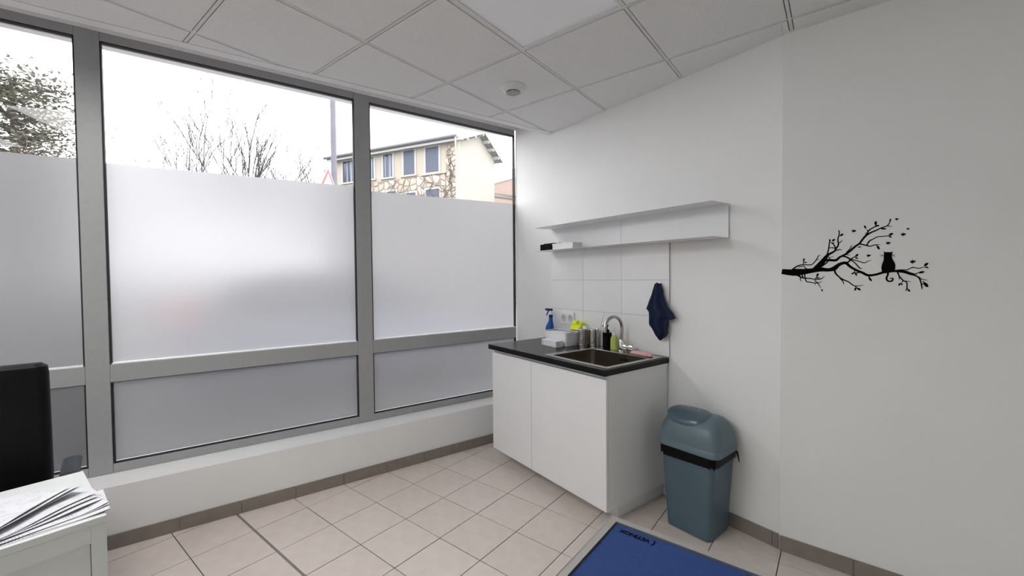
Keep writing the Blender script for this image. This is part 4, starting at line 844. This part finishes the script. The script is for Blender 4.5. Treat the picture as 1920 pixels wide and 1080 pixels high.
for k in range(5):
    a = 2*PI*k/5 + .3; c, s_ = math.cos(a), math.sin(a)
    lg_ = G().tube([(c*.03, s_*.03, .115), (c*.16, s_*.16, .095), (c*.285, s_*.285, .070)], [.022, .018, .013], 8).build('base_leg', m_blackp, ch, True)
    G().lathe([(.024, -.020), (.027, -.016), (.027, .016), (.024, .020)], (c*.29, s_*.29, .0285), 16, 'x').build('caster', m_blackp, lg_, True)

# ================================================================== OUTSIDE
m_asph = mat('street_asphalt', (.12, .116, .112), .9, var=.15, scale=3, bump=.3, bscale=30)
GZ = -.12
g = mesh_obj('street', [(-160, -120, GZ), (-2.4, -120, GZ), (-2.4, 160, GZ), (-160, 160, GZ)], [(0, 1, 2, 3)], m_asph)
g.data.flip_normals() if g.data.polygons[0].normal.z < 0 else None
struct(g, 'grey street and yard outside the windows', 'street')
sw_ = place(G().box((-12, .25, 0), (4.5, 1.9, .11), .01).build('pavement', mat('pavement_concrete', (.14, .137, .133), .85, var=.08, scale=5)), tuple(Q + Vector((0, 0, GZ+.001))), FA)
struct(sw_, 'pale concrete pavement just outside the windows', 'pavement')

# ---- the stone-clad house
C0 = Vector((-14.24, 14.04, GZ)); HA = math.atan2(-.235, -.972)   # local x runs left along the front, local y = toward us? (right handed)
hs = thing('house', 'two-storey cream house with crazy stone cladding and a grey gutter', 'house', tuple(C0), HA)
# local: x = along front away from the corner (to the left), y = outward from the front (towards the viewer is +y since x is reversed)
ux_ = Vector((math.cos(HA), math.sin(HA), 0)); uy_ = Vector((-math.sin(HA), math.cos(HA), 0))
# uy_ = (.235,-.972): towards the viewer; depth of the house runs to -y
m_cream = mat('cream_render', (.29, .262, .222), .9, var=.03, scale=1.5)
m_cream2 = mat('gable_render', (.245, .232, .205), .9, var=.02, scale=1.2)
m_surr = mat('window_surround_render', (.30, .292, .275), .85, var=.02)
m_roofg = mat('grey_roof_edge', (.10, .10, .115), .6)
m_roofl = mat('pale_roof_sheet', (.24, .235, .225), .8)
m_whitew = mat('white_painted_wood', (.31, .31, .305), .6)
m_pane = mat('dark_window_pane', (.02, .027, .045), .15, var=.3, scale=1)
m_shut = mat('grey_blue_blind', (.055, .065, .095), .6, var=.05)
L_, D_, EH = 7.75, 3.83, 8.02 - GZ
PKY, PKZ = -D_*.53, 8.88 - GZ
wins = [(6.50, 7.28, 6.69, 7.83, 'curtain'), (5.10, 5.86, 6.69, 7.82, 'curtain'), (3.87, 4.46, 6.66, 7.85, 'curtain'), (2.48, 3.15, 6.64, 7.86, 'blind'), (1.05, 1.81, 6.61, 7.84, 'blind')]
lows = [(1.04, 1.80, 4.25, 5.80, 'blind'), (2.44, 3.0, 4.25, 5.74, 'blind'), (3.68, 4.24, 4.25, 5.93, 'blind'), (5.2, 5.9, 4.25, 5.9, 'blind'), (6.5, 7.2, 4.25, 5.9, 'blind')]
# walls
g = G().box((0, -.25, 0), (L_, 0, EH)); g.build('front_wall', m_cream, hs)
prof = [(0, 0), (0, EH), (PKY, PKZ), (-D_, EH), (-D_, 0)]
def yz_prism(poly, x0, x1):
    n = len(poly); g = G(); g.add([(x0, y, z) for y, z in poly] + [(x1, y, z) for y, z in poly], [tuple(range(n)), tuple(range(2*n-1, n-1, -1))] + [(i, (i+1) % n, n+(i+1) % n, n+i) for i in range(n)]); return g
yz_prism([(-.251, 0), (-.251, EH), (PKY, PKZ), (-D_, EH), (-D_, 0)], 0, .25).build('gable_wall', m_cream2, hs)
yz_prism([(-.251, 0), (-.251, EH), (PKY, PKZ), (-D_, EH), (-D_, 0)], L_-.25, L_).build('gable_wall', m_cream2, hs)
G().box((.25, -D_, 0), (L_-.25, -D_+.25, EH)).build('rear_wall', m_cream, hs)
# roof slopes with overhang
ov = .38
def slope(y0, z0, y1, z1, name, m):
    g = G(); x0, x1 = -ov, L_+ov; t = .07
    g.add([(x0, y0, z0), (x1, y0, z0), (x1, y1, z1), (x0, y1, z1), (x0, y0, z0+t), (x1, y0, z0+t), (x1, y1, z1+t), (x0, y1, z1+t)], [(3,2,1,0),(4,5,6,7),(0,1,5,4),(1,2,6,5),(2,3,7,6),(3,0,4,7)])
    return g.build(name, m, hs)
sl = (PKZ-EH)/abs(PKY); sl2 = (PKZ-EH)/(D_+PKY)
slope(ov*.9, EH-sl*ov*.9+.06, PKY, PKZ+.06, 'roof_slope', m_roofl); slope(-D_-ov, EH-sl2*ov+.06, PKY, PKZ+.06, 'roof_slope', m_roofl)
# verge boards on the gable and rafter ends below them
def board(y0, z0, y1, z1, x0, x1, h, name): return G().add([(x0, y0, z0-h), (x1, y0, z0-h), (x1, y1, z1-h), (x0, y1, z1-h), (x0, y0, z0), (x1, y0, z0), (x1, y1, z1), (x0, y1, z1)], [(3,2,1,0),(4,5,6,7),(0,1,5,4),(1,2,6,5),(2,3,7,6),(3,0,4,7)]).build(name, m_whitew, hs)
board(ov*.9, EH-sl*ov*.9+.14, PKY, PKZ+.14, -ov-.04, -ov, .17, 'verge_board'); board(-D_-ov, EH-sl2*ov+.14, PKY, PKZ+.14, -ov-.04, -ov, .17, 'verge_board')
for y in (-.35, -1.15, -1.95, -2.55, -3.1, -3.7):
    z = EH + sl*(-y) if y > PKY else PKZ - sl2*(PKY-y)
    G().box((-ov+.01, y-.07, z-.12), (0, y+.07, z+.04)).build('rafter_end', m_whitew, hs)
# fascia and gutter on the front
G().box((-ov, .30, EH-.16), (L_+ov, .34, EH+.02)).build('fascia', m_whitew, hs)
G().box((-ov*.9, 0, EH-.10), (L_+ov, .30, EH-.06)).build('soffit', m_whitew, hs)
G().lathe([(.075, -.2), (.075, L_+ov+.1)], (0, .42, EH+.03), 10, 'x').build('gutter', m_roofg, hs, True)
G().tube([(-.16, .42, EH-.03), (-.12, .34, EH-.25), (.03, .07, EH-.75), (.03, .07, EH-3.0), (.03, .07, 0)], .045, 8).build('downpipe', mat('cream_pipe', (.33, .315, .28), .6), hs, True)
def house_window(x0, x1, z0, z1, kind, y=0, parent=None):
    z0 -= GZ; z1 -= GZ; par = parent or hs
    g = G(); s = .11
    for lo, hi in (((x0-s, z0), (x0, z1)), ((x1, z0), (x1+s, z1)), ((x0-s, z1), (x1+s, z1+s))): g.box((lo[0], y-.0, lo[1]), (hi[0], y+.035, hi[1]))
    g.box((x0-s-.05, y, z0-.08), (x1+s+.05, y+.10, z0))
    w = g.build('window', m_surr, par)
    G().box((x0, y+.001, z0), (x1, y+.006, z1)).build('pane', m_pane if kind == 'curtain' else m_shut, w)
    if kind == 'curtain':
        g = G(); n = 2
        for x in (x0+.02, (x0+x1)/2, x1-.02): g.box((x-.022, y+.006, z0), (x+.022, y+.022, z1))
        g.build('casement', mat('blue_grey_frame', (.05, .07, .12), .5), w)
        g = G()
        for x in (x0+.14, x0+.22, x0+.48): g.box((x-.03, y+.006, z0+.03), (x+.03, y+.012, z1-.03))
        g.build('curtain', mat('pale_curtain', (.20, .22, .27), .8), w)
    else:
        g = G()
        for k in range(14):
            z = z0 + (z1-z0)*k/14; g.box((x0, y+.006, z+.004), (x1, y+.012, z + (z1-z0)/14-.006))
        g.build('blind', m_shut, w)
for w in wins + lows: house_window(*w)
# crazy stone cladding: Voronoi stones, each its own piece
m_mort = mat('stone_mortar', (.19, .155, .125), .95, var=.1, scale=10)
m_st = [mat('cladding_stone_%d' % k, c, .9, var=.12, scale=5) for k, c in enumerate([(.32, .285, .24), (.285, .245, .20), (.345, .315, .275), (.27, .24, .205)])]
def stones(x0, x1, z0, z1, cell, holes, y=.0, seed=3):
    rnd = random.Random(seed); G().box((x0, y, z0-GZ), (x1, y+.02, z1-GZ)).build('stone_backing', m_mort, hs) if not holes else None
    nx = max(1, round((x1-x0)/cell)); nz = max(1, round((z1-z0)/(cell*.8)))
    pts = {}
    for i in range(-1, nx+1):
        for k in range(-1, nz+1): pts[i, k] = ((i+.5+rnd.uniform(-.4, .4))*(x1-x0)/nx + x0, (k+.5+rnd.uniform(-.4, .4))*(z1-z0)/nz + z0)
    for i in range(nx):
        for k in range(nz):
            p = pts[i, k]; poly = [(x0+.01, z0), (x1-.01, z0), (x1-.01, z1), (x0+.01, z1)]; pl = []
            for a in (-2, -1, 0, 1, 2):
                for b_ in (-2, -1, 0, 1, 2):
                    q = pts.get((i+a, k+b_))
                    if q is None or (a, b_) == (0, 0): continue
                    nx_, nz_ = q[0]-p[0], q[1]-p[1]; L = math.hypot(nx_, nz_); nx_ /= L; nz_ /= L
                    pl.append((nx_, nz_, nx_*(p[0]+q[0])/2 + nz_*(p[1]+q[1])/2 - .022))
            poly = clip(poly, pl)
            if not poly: continue
            cx = sum(q[0] for q in poly)/len(poly); cz = sum(q[1] for q in poly)/len(poly)
            if any(h[0] < cx < h[1] and h[2] < cz < h[3] for h in holes): continue
            # trim against window openings
            for h in holes:
                if h[0]-.5 < cx < h[1]+.5 and h[2]-.4 < cz < h[3]+.4:
                    if cx < h[0]: poly = clip(poly, [(1, 0, h[0])])
                    elif cx > h[1]: poly = clip(poly, [(-1, 0, -h[1])])
                    elif cz > h[3]: poly = clip(poly, [(0, -1, -h[3])])
                    elif cz < h[2]: poly = clip(poly, [(0, 1, h[2])])
                    if not poly: break
            if not poly: continue
            t = y + .035 + rnd.uniform(0, .03); n = len(poly)
            v = [(a, y+.012, b_-GZ) for a, b_ in poly] + [(a, t-.012, b_-GZ) for a, b_ in poly] + [(cx+(a-cx)*.88, t, cz+(b_-cz)*.88-GZ) for a, b_ in poly]
            f = [tuple(range(2*n, 3*n))]
            for r in (0, 1):
                for e in range(n): j = (e+1) % n; f.append((r*n+e, r*n+j, (r+1)*n+j, (r+1)*n+e))
            mesh_obj('cladding_stone', v, f, m_st[rnd.randrange(4)], hs)
hl = [(a-.13, b_+.13, c, d+.12) for a, b_, c, d, k in lows]
G().box((0, 0, 4.2-GZ), (.62, .02, 7.78-GZ)).build('stone_backing', m_mort, hs)
stones(.0, .62, 4.6, 7.78, .30, [(-9, -8, 0, 1)], seed=5)
stones(.66, 7.7, 4.9, 6.48, .42, hl, seed=9)
g = G()
xb = [.66] + sum([[h[0], h[1]] for h in hl], []) + [7.7]
for k in range(0, len(xb), 2): g.box((xb[k], 0, 4.2-GZ), (xb[k+1], .015, 6.50-GZ))
for h in hl: g.box((h[0], 0, h[3]-GZ), (h[1], .015, 6.50-GZ))
g.build('stone_backing', m_mort, hs)
# bare creeper stems over the stones
rnd = random.Random(4); g = G()
for k in range(26):
    x, z = rnd.uniform(.1, 7), 4.9-GZ; pts = [(x, .075, z)]
    for q in range(rnd.randrange(5, 11)):
        x += rnd.uniform(-.35, .35); z += rnd.uniform(.08, .32)
        if z > 6.5-GZ and x > .6: break
        x = max(.02, x); pts.append((x, .08, z))
    if len(pts) > 2: g.tube(pts, .011, 4)
for k in range(6):
    x, z = .3, 5.2-GZ+k*.25; pts = [(x, .075, z)]
    for q in range(9):
        x += rnd.uniform(-.12, .10); z += rnd.uniform(.05, .30); pts.append((min(.6, max(.0, x)), .08, z))
    g.tube(pts, .010, 4)
o = g.build('creeper_stems', mat('creeper_brown', (.06, .045, .038), .9), hs); o['kind'] = 'stuff'
G().box((.6, .02, 6.50-GZ), (2.1, .09, 6.58-GZ)).build('ledge', m_surr, hs)

# neighbour houses at the right edge of the view
def at(px_dir, dist): return Vector((px_dir[0]*dist, px_dir[1]*dist, GZ))
n1 = thing('house', 'white-roofed salmon building half hidden behind the stone house', 'house', tuple(at((-.640, .769), 36)), math.radians(-10))
G().box((-3, 0, 0), (6, 6, 9.70)).build('wall', mat('salmon_render', (.27, .20, .17), .9), n1)
G().box((-3.1, -.06, 9.75), (6.1, 6.1, 10.55)).build('roof', mat('white_fascia', (.27, .27, .30), .6), n1)
G().box((-3.05, -.03, 9.70), (6.05, 6.05, 9.75)).build('soffit', m_whitew, n1)
for k in range(3): w = G().box((.4+1.6*k, -.03, 5.0), (1.3+1.6*k, .01, 6.3)).build('window', m_pane, n1)
n2 = thing('house', 'low house with a pale tiled roof at the foot of the salmon building', 'house', tuple(at((-.632, .775), 26)), math.radians(-12))
G().box((-.6, 0, 0), (3.8, 2.6, 6.0)).build('wall', mat('pale_render', (.26, .25, .23), .9), n2)
rf = G()
rf.add([(-1.0, -.5, 6.90), (4.2, -.5, 5.70), (4.2, 2.9, 5.70), (-1.0, 2.9, 6.90), (-1.0, -.5, 7.00), (4.2, -.5, 5.80), (4.2, 2.9, 5.80), (-1.0, 2.9, 7.00)], [(3,2,1,0),(4,5,6,7),(0,1,5,4),(1,2,6,5),(2,3,7,6),(3,0,4,7)])
rf.build('roof', mat('pale_roof', (.25, .24, .23), .8), n2)
G().add([(-1.0, -.56, 6.67), (4.2, -.56, 5.47), (4.2, -.50, 5.47), (-1.0, -.50, 6.67), (-1.0, -.56, 6.81), (4.2, -.56, 5.61), (4.2, -.50, 5.61), (-1.0, -.50, 6.81)], [(3,2,1,0),(4,5,6,7),(0,1,5,4),(1,2,6,5),(2,3,7,6),(3,0,4,7)]).build('verge_board', mat('dark_eave', (.16, .14, .13), .7), n2)

# street lamp post
lp = thing('street_lamp', 'tall grey street lamp post outside the middle window', 'street lamp', (-.8745*12, .4845*12, GZ))
G().lathe([(.105, 0), (.105, .5), (.085, .52), (.078, 3), (.060, 9.2)], n=16).build('post', mat('galvanised_steel', (.085, .085, .105), .6, var=.1), lp, True)
G().tube([(0, 0, 9.0), (.1, .05, 9.4), (.6, .3, 9.65), (1.1, .55, 9.7)], .04, 8).build('arm', mat('galvanised_steel', (.2, .2, .23)), lp, True)
G().loft([rrect(.5, .2, .05, 9.62, 1.3, .65, 3), rrect(.55, .24, .05, 9.70, 1.3, .65, 3), rrect(.3, .14, .05, 9.80, 1.3, .65, 3)]).build('lamp_head', m_roofg, lp, True)
# warning sign
sg = thing('road_sign', 'triangular red-edged warning sign with a black cross', 'road sign', (-7.94, 4.26, GZ), math.radians(112))
G().tube([(0, .04, 0), (0, .04, 3.75)], .03, 10).build('post', mat('galvanised_steel', (.2, .2, .23)), sg, True)
def tri(s, y0, y1, name, m, par):
    h = s*.866; zc = 3.80 - .78*.866*.667 - 0; cz = 3.81 - .90*.866*2/3
    P = [(0, cz + h*2/3), (-s/2, cz - h/3), (s/2, cz - h/3)]
    return G().add([(x, y0, z) for x, z in P] + [(x, y1, z) for x, z in P], [(0, 1, 2), (5, 4, 3), (0, 3, 4, 1), (1, 4, 5, 2), (2, 5, 3, 0)]).build(name, m, par)
tri(.90, 0, -.018, 'sign_plate', mat('sign_white', (.34, .34, .35), .5), sg)
tri(.84, -.0185, -.0200, 'red_border', mat('sign_red', (.20, .05, .05), .5), sg)
tri(.68, -.0205, -.0220, 'white_field', mat('sign_white', (.6, .6, .62)), sg)
cz = 3.81 - .90*.866*2/3; g = G()
for e in (-1, 1): g.add([(x, y, z) for y in (-.0225, -.0245) for x, z in ((-.16*e-.022, cz-.14), (-.16*e+.022, cz-.14), (.10*e+.022, cz+.12), (.10*e-.022, cz+.12))], [(0,1,2,3),(7,6,5,4),(0,4,5,1),(1,5,6,2),(2,6,7,3),(3,7,4,0)])
g.build('black_cross', m_blackp, sg)

# parked car behind the frosted film: rear on the left, side towards the window
car = thing('car', 'silvery blue-grey car parked outside, blurred by the frosted film', 'car', FP(-.78, 3.35, GZ), FA)
m_carp = mat('blue_grey_car_paint', (.25, .27, .34), .4, var=.02, coat=.3)
LEN = 4.2
secs = [(-LEN/2, .55, .98, .70), (-LEN/2+.10, .40, 1.10, .80), (-LEN/2+.5, .30, 1.13, .84), (-1.0, .28, 1.10, .86), (.0, .28, 1.06, .86), (.9, .28, 1.03, .86), (1.5, .30, .98, .84), (LEN/2-.14, .36, .86, .78), (LEN/2, .46, .70, .66)]
rings = []
for x, zb, zt, w in secs:
    rings.append([(x, -w, zb+.06), (x, -w*.9, zb), (x, w*.9, zb), (x, w, zb+.06), (x, w, zt-.10), (x, w*.90, zt), (x, -w*.90, zt), (x, -w, zt-.10)])
body = G().loft(rings).build('body', m_carp, car, True, .9)
rings = []
for x, zt, w in ((-1.95, 1.12, .76), (-1.60, 1.58, .66), (-1.0, 1.68, .64), (.0, 1.69, .64), (.55, 1.56, .65), (1.20, 1.05, .74)):
    rings.append([(x, -.76, 1.02), (x, .76, 1.02), (x, w, zt), (x, w*.8, zt+.02), (x, -w*.8, zt+.02), (x, -w, zt)])
G().loft(rings).build('cabin_glass', mat('car_glass', (.015, .018, .028), .1), car, True, .7)
G().loft([[(x, -.63, z), (x, .63, z), (x, .55, z+.03), (x, -.55, z+.03)] for x, z in ((-1.62, 1.60), (-1.0, 1.70), (.0, 1.71), (.40, 1.63))]).build('roof', m_carp, car, True, .7)
for x in (-1.32, 1.32):
    for y in (-.80, .80):
        w = G().lathe([(.31, y-.10), (.33, y-.07), (.33, y+.07), (.31, y+.10)], (x, 0, .33), 20, 'y').build('wheel', mat('tyre', (.02, .02, .02), .9), car, True)
        G().lathe([(.20, y-.105), (.20, y+.105)], (x, 0, .33), 16, 'y').build('hub_cap', mat('hub_grey', (.35, .35, .37), .4), w, True)
for y in (-.745, .745): lab(G().box((-2.13, y-.085, 1.10), (-1.86, y+.085, 1.36), .02).build('tail_light', mat('tail_light_red', (.75, .015, .02), .35), car), 'red tail light')
for y in (-.6, .6): G().box((2.0, y-.16, .66), (2.10, y+.16, .82), .02).build('headlight', mat('headlight_glass', (.6, .6, .62), .2), car)

# ---- trees
def conifer(name, label, loc, H, crown_r, seed, nclump, tint):
    rnd = random.Random(seed); t = thing(name, label, 'tree', loc, 0)
    tr = G(); tr.tube([(0, 0, 0), (.1, .1, H*.3), (-.1, .05, H*.6), (.05, 0, H*.93)], [.34, .27, .17, .04], 8)
    tips = []
    for k in range(64):
        h = H*(.12 + .80*(k/64)**.95); a = k*2.4 + rnd.uniform(-.4, .4); q = (h/H)
        rr_ = crown_r*(1.06-.25*abs(q-.45)*2)*math.sqrt(max(.05, 1-max(0, (q-.5)/.52)**2))*rnd.uniform(.55, 1.05); pts = [(0, 0, h)]
        for s in range(1, 5): pts.append((math.cos(a+rnd.uniform(-.15, .15))*rr_*s/4, math.sin(a+rnd.uniform(-.15, .15))*rr_*s/4, h + rr_*.28*(s/4) + rnd.uniform(-.15, .15)))
        tr.tube(pts, [.09, .07, .05, .035, .015], 5)
        for s in range(2, 5): tips.append((pts[s], .35+.2*s))
    tr.build('trunk', mat('bark_brown', (.085, .07, .062), .95, var=.2), t)
    v = []; f = []
    for (c, sp) in tips:
        for q in range(nclump):
            # small flat pads of needles
            px_ = c[0]+rnd.gauss(0, sp*.62); py_ = c[1]+rnd.gauss(0, sp*.62); pz_ = c[2]+rnd.gauss(0, sp*.30)
            s = rnd.uniform(.05, .14); a = rnd.uniform(0, 6.28); e = rnd.uniform(-.5, .5); d = Vector((math.cos(a), math.sin(a), e))*s; w = Vector((-math.sin(a), math.cos(a), rnd.uniform(-.5, .5)))*s*.45
            p = Vector((px_, py_, pz_)); k = len(v); v += [p-d, p+w, p+d, p-w]; f.append((k, k+1, k+2, k+3))
    me = bpy.data.meshes.new('foliage'); me.from_pydata([tuple(x) for x in v], [], f); me.materials.append(tint); o = bpy.data.objects.new('foliage', me); COL.objects.link(o); o.parent = t; o['kind'] = 'stuff'
    return t
def leafmat(name, c):
    m = mat(name, c, .8, var=.5, scale=1.2); return m
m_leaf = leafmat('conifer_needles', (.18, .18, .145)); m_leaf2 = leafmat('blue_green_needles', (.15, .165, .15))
def dirp(px_, py_, dist): return (px_*dist, py_*dist, GZ)
conifer('conifer_tree', 'large dense conifer behind the leftmost window', dirp(-.9988, .036, 27), 10.7, 3.1, 11, 120, m_leaf)
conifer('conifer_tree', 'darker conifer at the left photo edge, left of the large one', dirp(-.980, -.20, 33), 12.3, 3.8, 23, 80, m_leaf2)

def bare(label, loc, H, seed, spread, col, depth=4, n0=7):
    rnd = random.Random(seed); t = thing('bare_tree', label, 'tree', loc)
    g = G(); gt = G().tube([(0, 0, 0), (.05, .02, H*.22), (0, 0, H*.42)], [H*.020, H*.016, H*.012], 7)
    gt.build('trunk', col, t, True)
    def grow(p, d, L, r, lev):
        pts = [p]; q = Vector(p); dd = Vector(d)
        for s in range(4):
            dd = (dd + Vector((rnd.gauss(0, .10), rnd.gauss(0, .10), .05+rnd.gauss(0, .05)))).normalized(); q = q + dd*L/4; pts.append(tuple(q))
        g.tube(pts, [r, r*.9, r*.8, r*.65, r*.5], 3, cap=False)
        if lev > 0:
            for b_ in range(4 if lev > 1 else 5):
                k = rnd.randrange(1, 5); a = rnd.uniform(0, 6.28); nd = (dd + Vector((math.cos(a), math.sin(a), .25))*spread).normalized()
                grow(pts[k], nd, L*rnd.uniform(.45, .75), r*.55, lev-1)
    for b_ in range(n0):
        a = 6.28*b_/n0 + rnd.uniform(-.3, .3); s = spread*rnd.uniform(.3, 1.0)
        grow((0, 0, H*rnd.uniform(.32, .42)), Vector((math.cos(a)*s, math.sin(a)*s, 1)).normalized(), H*rnd.uniform(.36, .56), H*.0058, depth-1)
    o = g.build('branches', col, t)
    return t
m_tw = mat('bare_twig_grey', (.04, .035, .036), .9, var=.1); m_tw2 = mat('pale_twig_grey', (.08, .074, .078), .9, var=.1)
bare('bare upright tree in the middle window, the tallest and darkest', dirp(-.944, .331, 36), 11.9, 3, .42, m_tw, 4, 8)
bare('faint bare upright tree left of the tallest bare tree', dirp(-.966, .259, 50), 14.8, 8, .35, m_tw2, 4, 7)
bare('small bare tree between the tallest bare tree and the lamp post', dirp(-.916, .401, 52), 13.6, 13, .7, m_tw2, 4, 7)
bare('wide bare tree just left of the lamp post', dirp(-.903, .430, 30), 8.9, 19, .8, m_tw, 4, 7)
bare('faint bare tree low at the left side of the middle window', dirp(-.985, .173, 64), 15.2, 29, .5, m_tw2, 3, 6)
bare('thin bare shrub-like tree in front of the conifers at the left edge', dirp(-1.0, -.02, 20), 5.4, 31, .7, mat('reddish_twig', (.13, .085, .075), .9), 4, 7)
# long low hedge and wall across the street, blurred by the film
hd3 = thing('boundary_wall', 'long low wall across the street, blurred by the frosted film', 'wall', FP(-4, 16, GZ), FA)
G().box((-16, 0, 0), (9, .3, 1.5), .02).build('masonry', mat('grey_masonry', (.34, .32, .31), .9, var=.06, scale=2), hd3)
G().box((-16.05, -.05, 1.5), (9.05, .35, 1.58), .01).build('coping', mat('coping_stone', (.45, .44, .42), .9), hd3)
